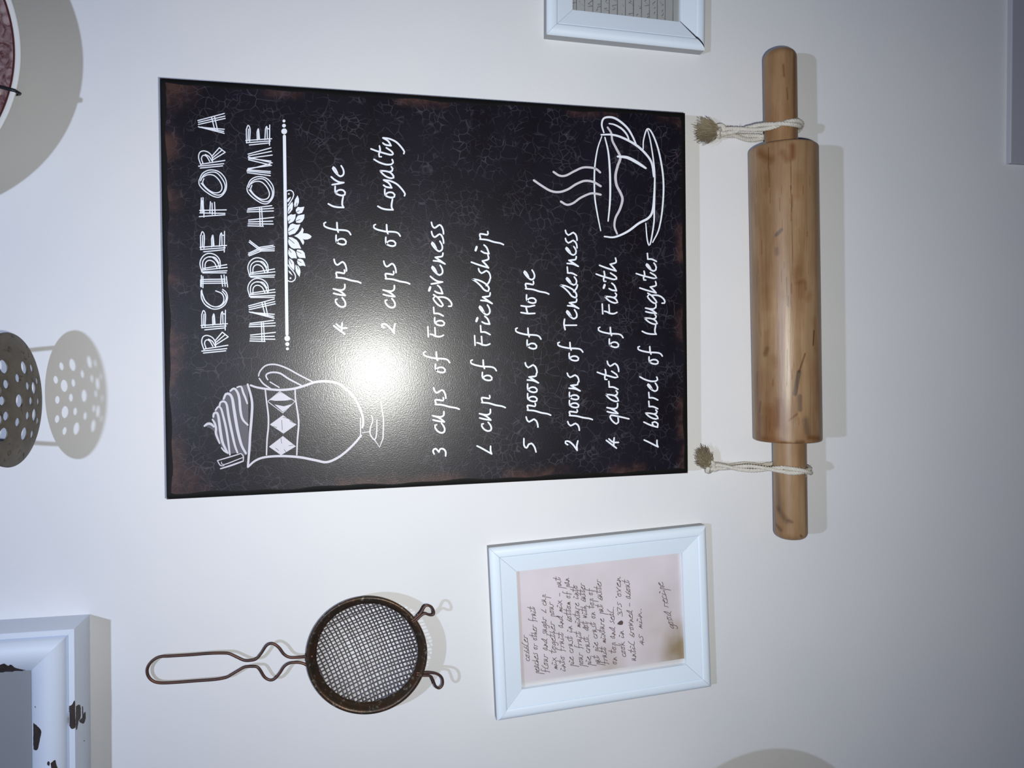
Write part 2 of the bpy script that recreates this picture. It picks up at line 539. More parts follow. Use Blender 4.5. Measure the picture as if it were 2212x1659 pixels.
HEAD = [[('R',435.3,493,762.6,716.8),('E',434.5,492,713,670),('C',433.3,492.4,667.8,624),('I',433,491.7,621.5,593.8),('P',432,490.7,589.7,546.8),
        ('E',432,490,544.4,499.8),('F',430.4,488.8,468.4,427),('O',429,488.8,425.7,366.6),('R',428.5,486.4,363,318.4),('A',427.3,486.4,288.3,244.9)],
       [('H',538.2,594.9,738.5,691.5),('A',537,594.4,687.8,645.7),('P',535.3,594.4,642.8,601),('P',535.3,594,599,556.4),('Y',536.5,593,552.8,519),
        ('H',534,591.2,489.6,443.8),('O',533,591,440,381),('M',533.4,588.8,380,318.4),('E',531,587.6,313.6,270)]]
for line in HEAD:
    pr = Print(DB - .00008)
    for ch, x0, x1, yb, yt in line:
        (a0, a1, b0, b1), sts = TG[ch]
        for st in sts:
            q = [(x0 + (x - a0) / (a1 - a0) * (x1 - x0), yb + (y - b0) / (b1 - b0) * (yt - yb)) for x, y in st]
            pr.stroke(q, 2.3)
    pr.build('lettering', m_ink, sign, 'sketchy white capitals')
# ---- divider with ornament
pr = Print(DB - .00008)
pr.stroke([(614.3, 294), (616.5, 450), (618.3, 600), (619.9, 722)], 6.8, curve=False)
for x, y, r in ((1217,503,13),(1217,545,17),(1219,596,26)): pr.disc(320 + x / SC, 140 + y / SC, r / SC)
for x, y, r in ((1246,1124,25),(1247,1175,18),(1248,1217,13)): pr.disc(320 + x / SC, 460 + y / SC, r / SC)
pr.build('divider', m_ink, sign, 'white line with three dots at each end')
pr = Print(DB - .00008); sl = Print(DB + .00005)
A_ = lambda L: [(600 + x / 15.08, 400 + y / 15.08) for x, y in L]
B_ = lambda L: [(600 + x / 13.82, 500 + y / 13.82) for x, y in L]
for Lf in ([(435,375),(410,440),(380,500),(335,560),(310,540),(310,480),(350,420)],
    [(645,330),(690,450),(690,560),(640,680),(590,700),(550,720),(530,620),(560,470)],
    [(480,540),(500,640),(480,790),(400,900),(345,940),(325,880),(335,720),(400,620)],
    [(865,700),(840,800),(790,900),(680,940),(620,910),(590,860),(590,790),(650,710),(740,720)],
    [(585,940),(570,1080),(510,1180),(360,1260),(340,1190),(320,1090),(330,1010),(420,950),(500,960)],
    [(870,950),(860,1080),(800,1180),(720,1235),(600,1220),(580,1150),(610,1060),(660,990),(760,965)],
    [(735,1275),(660,1450),(560,1570),(370,1635),(335,1540),(340,1420),(400,1290),(480,1250),(620,1290)]): pr.poly(A_(Lf), False)
for Lf in ([(330,165),(430,180),(560,250),(620,330),(700,515),(600,505),(480,515),(400,480),(330,390),(310,300),(320,245)],
    [(335,490),(420,530),(510,590),(550,680),(570,810),(500,795),(410,805),(340,740),(310,660),(320,560)],
    [(580,540),(650,545),(740,570),(800,640),(830,800),(760,790),(640,785),(590,730),(550,600)],
    [(600,820),(680,815),(750,850),(790,920),(830,1040),(760,1020),(650,1030),(590,960),(575,870)],
    [(345,800),(430,850),(480,920),(500,1040),(490,1165),(430,1110),(360,1040),(330,950),(325,850)],
    [(530,990),(610,1030),(660,1110),(680,1200),(650,1360),(590,1280),(540,1190),(525,1100)],
    [(320,1160),(380,1200),(450,1320),(380,1270),(335,1220)]): pr.poly(B_(Lf), False)
pr.poly([(635.5,509.8),(644,505),(650,498),(652.5,491.3),(656,496),(654.5,504),(658,503.8),(664,504.5),(670,507.5),(673.3,511.2),(670,515),(664,517.3),(658,517.5),(654,516.5),(656.5,520),(657,525),(654.5,529),(652,525),(648,518),(642,513)], False)
pr.stroke(A_([(300,190),(360,165),(430,170),(500,230),(520,310),(480,430),(400,560),(340,650)]), 2.3)
pr.stroke(B_([(310,1000),(360,1080),(440,1170),(510,1270),(530,1370),(500,1450),(420,1500),(350,1495),(310,1470)]), 2.3)
pr.disc(*A_([(360,285)])[0], 1.8); pr.disc(*B_([(380,1395)])[0], 2.0)
pr.build('ornament', m_ink, sign, 'white leafy scroll below the line')
for a0 in ([(335,1525),(530,1410)],[(345,1190),(400,1120)],[(590,1170),(725,1120)],[(590,885),(700,830)],[(345,890),(410,770)],[(585,700),(625,580)]):
    sl.stroke(A_(a0), 1.7, .3)
for a0 in ([(325,210),(490,355)],[(325,510),(400,630)],[(550,585),(700,650)],[(570,855),(700,930)],[(335,820),(420,970)],[(560,1000),(615,1130)]):
    sl.stroke(B_(a0), 1.7, .3)
sl.build('leaf_vein', m_slit, sign)
# ---- handwritten list: glyphs as strokes read off the sign (crop origin x, crop scale, baseline x, bottom y, top y)
GL = {
 'e': (690,8.3,440,345,150,[[(325,285),(290,215),(250,170),(238,195),(275,255),(330,312),(378,340),(428,310),(436,250),(415,190),(390,150)]]),
 'v': (690,8.3,445,500,340,[[(228,490),(340,472),(438,452)],[(212,348),(262,392),(345,440),(430,452)]]),
 'o': (690,8.3,470,690,515,[[(284,520),(282,575),(290,632),(330,665),(400,684),(455,668),(462,628),(430,592),(370,582),(318,602),(300,640)]]),
 'L': (690,8.3,440,905,695,[[(155,832),(230,873),(320,893),(432,898)],[(432,900),(408,860),(405,800),(422,702)]]),
 'f': (690,8.3,485,1390,1160,[[(115,1165),(85,1180),(88,1225),(150,1262),(300,1298),(400,1302),(490,1312),(540,1342),(565,1385)],[(317,1168),(325,1290),(342,1340)]]),
 's': (690,8.3,488,465,245,[[(260,250),(277,312),(315,352),(360,328),(410,296),(452,330),(478,400),(484,460)]]),
 'p': (690,8.3,462,680,440,[[(298,578),(430,590),(560,628),(680,650),(740,676)],[(312,570),(295,500),(300,484),(370,490),(440,503),(452,480),(445,442)]]),
 'u': (690,8.3,468,905,695,[[(252,860),(340,882),(462,900)],[(462,898),(400,845),(330,805),(248,780)],[(255,782),(340,800),(410,800),(452,765),(453,700)]]),
 'c': (690,8.3,468,1110,935,[[(315,965),(287,970),(287,1010),(330,1072),(400,1106),(455,1088),(464,1035),(440,980),(405,937)]]),
 '4': (690,8.3,450,1595,1390,[[(240,1440),(330,1508),(438,1590)],[(290,1412),(372,1476),(478,1480)],[(394,1392),(383,1480),(388,1530)]]),
 'y': (795,8.3,422,300,140,[[(265,240),(310,272),(412,290)],[(412,290),(360,205),(265,147)],[(268,145),(380,163),(500,220),(590,310),(650,400),(640,434)]]),
 't': (795,8.3,452,500,290,[[(50,345),(150,383),(250,413),(395,452),(445,440),(420,392),(325,325)],[(202,292),(214,370),(192,440),(200,488),(235,488)]]),
 'l': (795,8.3,452,640,530,[[(105,532),(200,588),(320,626),(415,622),(448,592),(430,536)]]),
 'a': (795,8.3,468,880,665,[[(218,742),(270,802),(340,850),(415,873),(460,860),(440,812),(390,766),(300,743),(218,738)],[(380,758),(428,742),(440,702),(415,666)]]),
 'n': (910,8.3,400,840,635,[[(220,775),(330,788),(428,834)],[(425,832),(330,765),(252,712)],[(252,714),(310,706),(378,695),(390,636)]]),
 'i': (910,8.3,392,1370,1215,[[(245,1320),(300,1350),(385,1364)],[(386,1364),(345,1262),(295,1216)],[(143,1308),(162,1250)]]),
 'g': (910,8.3,390,1600,1380,[[(235,1425),(214,1450),(250,1510),(310,1570),(365,1594),(390,1570),(340,1490),(290,1430),(220,1382)],[(290,1425),(400,1427),(480,1460),(540,1530),(540,1588),(492,1590)]]),
 'r': (1010,6.636,318,1545,1410,[[(181,1415),(188,1508)],[(186,1508),(250,1510),(318,1545)]]),
 'F': (1010,6.144,292,160,30,[[(90,30),(97,160)],[(182,40),(190,155)],[(122,125),(160,135),(190,152),(250,158),(294,140)]]),
 'd': (1010,6.636,316,925,770,[[(72,766),(130,802),(190,852),(240,905),(296,924),(310,890),(280,842),(220,802),(140,772),(75,764)],[(268,850),(310,800),(322,760)]]),
 'h': (1010,6.636,304,590,400,[[(52,506),(160,545),(300,588)],[(300,588),(262,542),(210,490)],[(212,490),(252,482),(300,462),(290,402)]]),
 'H': (1110,7.9,358,850,710,[[(120,830),(240,848),(358,844)],[(122,714),(240,730),(352,710)],[(205,730),(218,790),(235,845)]]),
 'T': (1200,6.636,300,1510,1355,[[(128,1358),(120,1430),(136,1508)],[(130,1445),(300,1444)]]),
 'q': (1285,6.91,352,1215,1080,[[(508,1140),(340,1102),(240,1086),(226,1112),(260,1170),(320,1214),(350,1190),(345,1118)]]),
 'b': (1375,6.91,318,1270,1180,[[(105,1186),(200,1230),(312,1264)],[(245,1235),(230,1196),(268,1182),(315,1212),(308,1255)]]),
 '2': (795,6.144,353,1605,1470,[[(213,1525),(180,1502),(183,1478),(230,1480),(290,1528),(345,1602)],[(345,1602),(340,1540),(355,1472)]]),
 '3': (910,4.88,258,1588,1505,[[(135,1565),(123,1530),(150,1508),(185,1545)],[(185,1545),(200,1512),(232,1512),(256,1540),(256,1586)]]),
 '5': (1110,7.54,362,1560,1335,[[(160,1338),(163,1450),(203,1490),(240,1430),(282,1416),(330,1470),(358,1556)]]),
 '1': (1010,6.144,318,1605,1490,[[(120,1495),(180,1525),(315,1602)],[(315,1602),(300,1560),(300,1498)]]),
 'm': (910,8.3,400,900,635,[[(240,790),(330,840),(400,898)],[(400,898),(320,800),(250,770),(330,770),(400,780)],[(400,780),(320,730),(250,690),(370,690),(398,640)]]),
 'k': (1010,6.636,304,590,420,[[(52,506),(160,545),(300,588)],[(180,470),(230,560)],[(230,545),(270,480),(304,425)]]),
 'w': (690,8.3,468,905,640,[[(252,860),(460,890),(350,810),(255,780),(455,800),(350,720),(252,690),(262,640)]]),
 'x': (690,8.3,468,905,740,[[(255,880),(350,820),(465,750)],[(255,760),(360,830),(465,895)]]),
 '7': (1110,7.54,362,1500,1335,[[(160,1490),(150,1340),(250,1400),(362,1450)]]),
 'A': (1110,7.9,358,850,710,[[(358,850),(120,780),(358,715)],[(250,820),(250,745)]]),
 '.': (690,8.3,468,905,860,[[(455,890),(468,880)]]),
 '-': (690,8.3,468,905,820,[[(370,900),(370,825)]]),
 'B': (1375,6.91,318,1270,1180,[[(240,1270),(230,1190),(260,1180),(300,1210),(290,1260),(240,1270)]]),
 ',': (690,8.3,468,905,860,[[(440,880),(500,900)]]),
}
gs = lambda x: 1 - 1.32e-4 * (x - 745)
def glyph(pr, ch, base, yb, yt, w, hs=None):
    ox, sc, bx, b0, b1, sts = GL[ch]
    k = (1 / sc) * gs(base) / gs(ox + bx / sc) if hs is None else hs / sc
    for st in sts:
        q = [(base + (x - bx) * k, yb + (y - b0) / (b1 - b0) * (yt - yb)) for x, y in st]
        ww = w * 1.5 if (ch == 'i' and len(st) == 2 and st[0][0] < 160) else w
        pr.stroke(q, ww, .12)
LINES = [
 [('4',746,722.2,697.5),('c',746.6,663.7,642.7),('u',746.6,639,613.7),('p',746,611.9,583),('s',749,586,559.5),('o',748.5,529.2,507.5),('f',748,507.5,479.8),('L',743.5,449,423.7),('o',746.5,423.1,402),('v',743.6,400.2,381),('e',743,381.6,358.1)],
 [('2',853,721,699),('c',853.8,665,644.7),('u',853.5,641.5,616),('p',852,613.8,586),('s',856,589.4,563.4),('o',855.5,532.4,512),('f',855,510.5,484.4),('L',850,454,429.4),('o',853.5,427.6,407.7),('y',847.5,407,388),('a',851.6,386,360),('l',849.8,357,344),('t',849.8,340,315),('y',846,316,297)],
 [('3',963,985.4,968.4),('c',961,935.6,914),('u',960.6,912,888.5),('p',959.5,884.4,858.8),('s',963.5,861,837),('o',962.5,805.5,786),('f',962,784,759.4),('F',957.5,727.6,706),('o',960.8,704,685.6),('r',957.5,682.5,663),('g',957,662.8,636.3),('i',957,635,616.4),('v',957,614.6,596),('e',956.5,594.7,573),('n',958,571,546.5),('e',956,543.5,521),('s',958.8,526,499.5),('s',958.6,506,479.6)],
 [('1',1062.7,981,962.5),('c',1061.7,931.6,912),('u',1061,908,883.6),('p',1059.5,881,854),('o',1063.5,822.5,803.8),('f',1063,801.4,777),('F',1058,746,725),('r',1058.6,722.8,702.5),('i',1058.6,701,683),('e',1058.6,680.6,658.8),('n',1060,656.5,632.4),('d',1057.5,629.4,604),('s',1060,601.5,579.7),('h',1056,579,550),('i',1057,548.8,529),('p',1055.5,529,499.8)],
 [('5',1158.5,976.9,947),('s',1162.5,923.2,900),('p',1158,897.3,870.8),('o',1161,868,849.6),('o',1161,848.2,829),('n',1160,827.7,806),('s',1160.5,805.8,783),('o',1160,754.2,734),('f',1159.5,733,708),('H',1155.5,677.6,659.9),('o',1158.7,655.4,636.5),('p',1154,635.8,607.3),('e',1155,604.8,583.3)],
 [('2',1248,973.4,952),('s',1252,930,910),('p',1248.5,906.8,885),('o',1251,881,864.5),('o',1251,863.7,847),('n',1250,845,825),('s',1251,825,805.7),('o',1250.5,779.9,762.6),('f',1250,761,739),('T',1245.5,712.5,689),('e',1246.5,689,669),('n',1247,667,646),('d',1246.5,643,617),('e',1246,616,598),('r',1245.5,595,576),('n',1246,576,554),('e',1245,551.3,532.5),('s',1247,536,514.4),('s',1247,519.7,497)],
 [('4',1333,968.6,945.5),('q',1336,915.8,896),('u',1335.6,894,871),('a',1337,868,844),('r',1335,841,823),('t',1335.5,821,798),('s',1337,803,779.8),('o',1337,751,731.6),('f',1337,730,706.4),('F',1332.5,678,656.7),('a',1335,655.4,632.8),('i',1332.5,628.9,611.6),('t',1333,609,585.8),('h',1331.5,585.8,557)],
 [('1',1422,965.8,949.8),('b',1421.5,923.8,910.8),('a',1422.5,905.7,885.4),('r',1421,883,866),('r',1421,864,847),('e',1421,845.6,827.6),('l',1421,825,813.8),('o',1422.5,787,770.4),('f',1422,769.7,748),('L',1418.5,722.7,702),('a',1420.5,701,679.7),('u',1418.5,677.6,657),('g',1418.5,656,633),('h',1418,633,608),('t',1419,606,585.5),('e',1418,586,568),('r',1418,564.7,546.6)],
]
for ln in LINES:
    pr = Print(DB - .00008)
    for ch, b, y0, y1 in ln: glyph(pr, ch, b, y0, y1, 3.9 * gs(b))
    pr.build('lettering', m_ink, sign)
# ---- milk jug drawing
J_ = lambda L: [(320 + x / 3.814, 740 + y / 3.814) for x, y in L]
K_ = lambda L: [(430 + x / 10.37, 860 + y / 10.37) for x, y in L]
cr_ = Print(DB - .00014)
cr_.poly(J_([(825,345),(780,352),(740,368),(690,390),(640,430),(600,480),(560,540),(530,590),(530,640),(540,720),(560,790),(590,830),(612,870),(660,920),(720,910),(800,930),(825,900)]), False)
cr_.poly(J_([(460,685),(490,665),(530,670),(545,730),(510,705)]), False)
cr_.build('drawing', m_chalk2, sign, 'soft grey shading of the cream')
pr = Print(DB - .00008)
for st, w in (([(820,345),(845,430),(857,510),(852,620),(840,760),(835,860),(822,1022)],5.6),
    ([(822,1025),(880,975),(960,945),(1100,935),(1250,945),(1380,970),(1470,985),(1560,950),(1640,890),(1710,820),(1755,765)],5.2),
    ([(845,352),(900,370),(1000,385),(1100,390),(1200,380),(1290,355),(1380,325),(1480,320),(1560,335),(1620,375),(1680,430),(1730,510),(1765,600),(1772,660),(1765,700)],5.2),
    ([(910,275),(920,240),(960,195),(1010,180),(1070,185),(1150,215),(1250,270),(1360,325)],3.4),([(915,295),(950,340),(1010,380)],3.4),
    ([(985,305),(970,275),(985,255),(1030,245),(1090,255),(1160,300),(1260,352)],3.8),([(1005,325),(1080,370)],3.2),
    ([(965,390),(975,480),(990,600),(990,700),(980,800),(975,925)],3.6),([(1210,385),(1215,470),(1235,600),(1240,680),(1230,800),(1225,925)],3.6),
    ([(985,485),(1085,403),(1210,485),(1110,580),(985,485)],2),([(1750,620),(1750,762)],2.8),([(1765,742),(1830,735)],2.4),
    ([(1840,600),(1850,645),(1832,700),(1830,755),(1865,800),(1882,750),(1885,640)],2.8),([(1865,800),(1907,862),(1935,790),(1940,640),(1918,490)],2.8)):
    pr.stroke(J_(st), w, .2, curve=len(st) != 5)
for st, w in (([(300,480),(350,560),(380,680),(380,800),(460,1010)],5),([(320,420),(330,350),(380,320),(430,400),(480,750),(530,1000),(640,1230)],6),
    ([(500,1110),(560,1180),(640,1235)],3.5),
    ([(370,270),(430,195),(490,230),(540,400),(600,650),(650,950),(690,1270)],5),([(460,170),(480,95),(560,75),(620,150),(660,400),(720,700),(800,1050),(860,1220)],5.5),
    ([(550,20),(600,-90),(680,-90),(740,0),(780,230),(820,480),(870,750),(950,1050),(1050,1240)],6.5),
    ([(700,-160),(780,-215),(850,-150),(900,0),(930,300),(980,480),(1090,600)],5.5),([(850,-240),(940,-260),(990,-120),(1040,0),(1080,120)],4.5),
    ([(120,625),(190,575),(270,580),(330,640)],5.5),
    ([(410,1400),(680,1320),(940,1240)],2.6),([(940,1240),(990,1300),(990,1410)],2.6),([(990,1410),(740,1500),(480,1582)],3.6),([(410,1400),(480,1510),(560,1510)],2.4),([(500,1430),(555,1490),(980,1330)],2.2)):
    pr.stroke(K_(st), w, .3)
for q in ([(1000,473),(1085,410),(1190,468),(1130,478),(1050,480)],[(1040,510),(1110,572),(1190,505),(1120,525)],
          [(1003,675),(1110,598),(1222,675),(1115,750)],[(995,858),(1110,770),(1217,855),(1095,928)]):
    pr.poly(J_(q), False)
pr.build('drawing', m_chalk, sign, 'chalk-style milk jug topped with cream')
pr = Print(DB + .00005)
for st in ([(1110,615),(1150,625)],[(1165,645),(1205,665)],[(1030,690),(1060,700)],[(1100,640),(1105,720)],[(1050,870),(1075,890)],[(1095,790),(1100,830)],[(1160,850),(1195,845)],[(1120,880),(1140,910)]):
    pr.stroke(J_(st), 1.3, .3)
pr.build('drawing', m_slit, sign, 'dark hatching on the diamonds')
# ---- coffee cup drawing
C_ = lambda L: [(1080 + x / 4.366, 180 + y / 4.366) for x, y in L]
pr = Print(DB - .00008)
for st, w in (([(505,835),(560,870),(620,870),(700,830),(780,795),(860,795),(910,810),(945,840)],4.6),
    ([(320,915),(400,970),(480,1015),(560,1025),(640,1000),(720,950),(800,920),(880,930),(950,970)],4.8),
    ([(575,1115),(630,1145),(690,1130),(760,1080),(850,1040),(900,1040),(950,1050)],4.6)): pr.stroke(C_(st), w)
pr.build('drawing', m_chalk, sign, 'three curls of steam')
pr = Print(DB - .00008)
for st, w in (([(960,500),(920,620),(895,780),(890,920),(895,1080),(920,1240),(950,1390)],3.4),
    ([(990,510),(1020,640),(1035,800),(1040,1000),(1035,1150),(1020,1300)],4.2),
    ([(955,485),(1060,485),(1160,515),(1280,580),(1370,660),(1430,750),(1450,880)],5),
    ([(985,1445),(1080,1450),(1200,1400),(1310,1320),(1400,1270),(1440,1200),(1455,1050),(1460,900)],5),
    ([(1110,690),(1200,700),(1290,745),(1375,800)],6.6),
    ([(980,465),(960,390),(980,330),(1050,320),(1120,350),(1200,420),(1250,500),(1290,590)],4.6),([(1030,380),(1080,390),(1150,430),(1200,490),(1220,550)],4),
    ([(1350,620),(1355,530),(1390,430),(1440,480),(1500,650),(1540,900),(1535,1150),(1500,1370),(1440,1500)],3.8),
    ([(1390,430),(1420,550),(1450,750),(1460,900),(1455,1200),(1450,1330),(1415,1520),(1390,1480),(1375,1320)],3.4)): pr.stroke(C_(st), w, .35)
pr.build('drawing', m_ink, sign, 'white outline coffee cup on a saucer')
pr = Print(DB - .00010)
pr.stroke(C_([(1015,415),(1050,470),(1060,540),(1100,620),(1135,700),(1110,780),(1090,870),(1100,960),(1140,1040),(1155,1100),(1130,1190),(1090,1270),(1080,1350),(1105,1420)]), 5.6, .3)
pr.build('drawing', m_chalk, sign, 'wavy grey line of the coffee')

# ------------------------------------------------------------------ picture frames
class Plane:
    """a rectangle on the wall: centre, half sizes, turned axes"""
    def __init__(s, cen, ax, ay, hw, hh): s.c, s.ax, s.ay, s.hw, s.hh = cen, ax, ay, hw, hh
    def pt(s, x, y, d): 
        q = s.c + s.ax * x + s.ay * y
        return Vector((q.x, -d, q.z))
def rail(pl, side, prof, gap=.00012, ends=(0, 0), seg=1, jag=None):
    """mitred moulding: side 0 bottom(-y) 1 right(+x) 2 top 3 left; prof = [(inset, depth)]"""
    hw, hh = pl.hw, pl.hh
    V = []; Fc = []
    n_ = len(prof)
    for e in range(seg + 1):
        u = e / seg
        for i, (t, d) in enumerate(prof):
            w = t / prof[-1][0] if prof[-1][0] else 0
            x0, x1 = -hw + t, hw - t
            y0, y1 = -hh + t, hh - t
            g0 = gap + ends[0] * (1.5 - w); g1 = gap + ends[1] * (1.5 - w)
            if side in (0, 2):
                x = (x0 + g0) * (1 - u) + (x1 - g1) * u; y = y0 if side == 0 else y1
            else:
                y = (y0 + g0) * (1 - u) + (y1 - g1) * u; x = x1 if side == 1 else x0
            V.append(pl.pt(x, y, d))
    for e in range(seg):
        for i in range(n_):
            j = (i + 1) % n_
            q = (e * n_ + i, e * n_ + j, (e + 1) * n_ + j, (e + 1) * n_ + i)
            Fc.append(q if side in (1, 2) else q[::-1])
    Fc.append(tuple(range(n_))); Fc.append(tuple(seg * n_ + i for i in range(n_))[::-1])
    return V, Fc
def plane_from(px, d):
    q = [P(x, y, d) for x, y in px]                       # picture order tl, tr, br, bl
    for v in q: v.y = 0
    # picture tl = real top right ... : up axis is towards picture left, right axis towards picture up
    up = ((q[0] - q[1]) + (q[3] - q[2])).normalized()
    rt = Vector((up.z, 0, -up.x))
    c_ = sum(q, Vector()) / 4
    hh = ((q[0] - q[1]).length + (q[3] - q[2]).length) / 4
    hw = ((q[0] - q[3]).length + (q[1] - q[2]).length) / 4
    return Plane(c_, rt, up, hw, hh)
PROF = [(0, .0), (0, .0090), (0, .0094)]
for i in range(1, 9):
    t_ = i / 8 * pi / 2; PROF.append((.0048 * (1 - cos(t_)) , .0094 + .0042 * sin(t_)))
PROF += [(.0070, .0136), (.0088, .0131), (.0098, .0124), (.0100, .0116), (.0104, .0122),
        (.0252, .0092), (.0253, .0066), (.0253, .0)]
def set_smooth(o, ang=35):
    for f in o.data.polygons: f.use_smooth = True
    o.data.set_sharp_from_angle(angle=radians(ang))
def picture(pl, label, gapcorner=None):
    fr_ = empty('picture_frame', Vector((pl.c.x, 0, pl.c.z)))
    tag(fr_, label, 'picture frame', 'white frames holding recipe cards')
    for sd in range(4):
        ends = (0, 0)
        if gapcorner == sd: ends = (0.0019, 0)
        v, f = rail(pl, sd, PROF, ends=ends)
        o = mesh('rail', v, f, m_frame, fr_)
        o.data.materials.append(m_rail_side)
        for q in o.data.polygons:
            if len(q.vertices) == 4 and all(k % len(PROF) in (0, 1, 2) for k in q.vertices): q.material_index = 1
        set_smooth(o, 17)
    return fr_
def flatrect(pl, x0, x1, y0, y1, d, nx=1, ny=1):
    V = [pl.pt(x0 + (x1 - x0) * i / nx, y0 + (y1 - y0) * j / ny, d) for j in range(ny + 1) for i in range(nx + 1)]
    Fc = [(j * (nx + 1) + i, j * (nx + 1) + i + 1, (j + 1) * (nx + 1) + i + 1, (j + 1) * (nx + 1) + i) for j in range(ny) for i in range(nx)]
    return V, Fc
# the whole frame with the cobbler recipe
pl1 = plane_from([(1056, 1184.5), (1522.5, 1137), (1542.5, 1484), (1075.5, 1560)], .0128)
f1 = picture(pl1, 'small white frame with a handwritten cobbler recipe, under the wire sieve')
iw, ih = pl1.hw - .0252, pl1.hh - .0252
mesh('backing', *flatrect(pl1, -pl1.hw + .003, pl1.hw - .003, -pl1.hh + .003, pl1.hh - .003, .0015), m_back, f1)
mesh('mount', *flatrect(pl1, -iw - .004, iw + .004, -ih - .004, ih + .004, .0040), m_mount, f1)
DC = .0046
cx0 = -iw + .0045
NX, NY = 40, 60
v, f = flatrect(pl1, cx0, iw + .001, -ih - .001, ih + .001, DC, NX, NY)
card = mesh('recipe_card', v, f, m_card, f1)
card['label'] = 'yellowed card with slanting brown handwriting'
st_ = []
for j in range(NY + 1):
    for i in range(NX + 1):
        x, y = i / NX, j / NY
        s1 = max(0, 1 - hypot(x * 1.0, (y) * 2.4) / .42) * 1.6
        s2 = max(0, 1 - hypot((x - .02) * 1.3, (y - .46) * 3.5) / .4) * .5
        s3 = max(0, 1 - hypot((x - .25) * 1., (y - .17) * 3.0) / .5) * .35
        st_.append(min(1, s1 + s2 + s3))
card.data.attributes.new('stain', 'FLOAT', 'POINT').data.foreach_set('value', st_)
TXT = [('cobbler',1144,1428,1139,1371),('peaches or other fruit',1164.5,1456,1155.6,1310),('flour and sugar 1 cup',1184,1453,1179,1284),
 ('mix together pour',1203.6,1446,1194.6,1299),('into fruit and mix - put',1221,1450,1211,1246),('pie crust in bottom of pan',1240,1440,1229,1248),
 ('pour fruit mixture into',1260,1440,1247,1263),('pie crust. dot with butter',1277,1438,1262,1259),('put pie crust on top of',1295.6,1437,1279,1271),
 ('fruit mixture put butter',1312,1435,1297,1251),('on top and seal.',1332,1435,1325,1308),('cook in',1352,1419,1346,1362),('375 oven',1344,1332,1339,1246),
 ('until browned - about',1374,1427,1359,1252),('45 min.',1390,1394,1384,1310),('good recipe',1456,1358,1430,1257)]
pr = Print(DC + .00015)
random.seed(11)
for text, xa, ya, xb, yb_ in TXT:
    nchar = len(text); adv = (yb_ - ya) / nchar
    prev = None
    for i, ch in enumerate(text):
        if ch == ' ': prev = None; continue
        t0 = i / nchar; base = xa + (xb - xa) * t0 + random.uniform(-.6, .6)
        y0 = ya + adv * i; y1 = y0 + adv * .98
        glyph(pr, ch, base, y0, y1 + random.uniform(-.5, .5), 1.25, .335 if text != 'good recipe' else .42)
        if prev is not None:                                # joined-up writing
            pr.stroke([(prev, y0 + .8), (base - 1.2, y0 - .6)], .9)
        prev = base - .5
pr.poly([(1333,1348),(1337,1343),(1343,1340),(1346,1343),(1345,1349),(1339,1350)])
pr.disc(1331.5, 1290, 1.3)
pr.build('handwriting', m_pen, card, 'brown slanting pen writing')['kind'] = 'stuff'
mesh('glass_pane', *flatrect(pl1, -iw - .002, iw + .002, -ih - .002, ih + .002, .0062), m_glass, f1)
# the frame cut by the picture's upper edge (same frame lying on its long side)
pl_ref = pl1
q0 = P(1182.4, 71, .0128); q1 = P(1525.0, 106.6, .0128); q0.y = q1.y = 0
up = (q0 - q1).normalized(); rt = Vector((up.z, 0, -up.x))
hh2 = (q0 - q1).length / 2; hw2 = pl1.hh
c2 = (q0 + q1) / 2 + rt * hw2
pl2 = Plane(c2, rt, up, hw2, hh2)
f2 = picture(pl2, 'white frame on its side with a split corner and a grey lined card', gapcorner=0)
iw2, ih2 = pl2.hw - .0252, pl2.hh - .0252
mesh('backing', *flatrect(pl2, -pl2.hw + .0008, pl2.hw - .001, -pl2.hh + .0008, pl2.hh - .001, .0060), m_back, f2)
card2 = mesh('recipe_card', *flatrect(pl2, -iw2 - .001, iw2 + .001, -ih2 - .001, ih2 + .001, .0064), m_card2, f2)
fv = []  # black strip following the moulding, painted in for the shade inside the split corner
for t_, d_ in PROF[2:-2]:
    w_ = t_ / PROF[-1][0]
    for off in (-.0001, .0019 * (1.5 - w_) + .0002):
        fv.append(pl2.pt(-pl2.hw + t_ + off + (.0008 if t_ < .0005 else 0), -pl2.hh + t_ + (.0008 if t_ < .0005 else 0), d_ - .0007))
mesh('gap_shade_strip', fv, [(2 * i, 2 * i + 1, 2 * i + 3, 2 * i + 2) for i in range(len(fv) // 2 - 1)], m_back, f2)['label'] = 'black strip standing in for the shade in the split corner gap'
card2['label'] = 'grey lined paper with smudged writing'
def toP(pl, x, y, d):       # helper: world point -> kept for ruled lines drawn in the card's own axes
    return pl.pt(x, y, d)
mbl = MB()
k = 0
y = ih2 - .0045
random.seed(5)
while y > -ih2:
    for x0, x1 in ((-iw2, iw2),):
        vv = []
        seg = 24
        for i in range(seg + 1):
            xx = x0 + (x1 - x0) * i / seg; w_ = .00022 + random.random() * .0002
            vv += [pl2.pt(xx, y - w_, .00655), pl2.pt(xx, y + w_, .00655)]
        mbl.add((vv, [(2 * i, 2 * i + 2, 2 * i + 3, 2 * i + 1) for i in range(seg)]))
    y -= .0081
mbl.build('ruled_lines', m_line, card2, smooth=False)
mbs = MB()
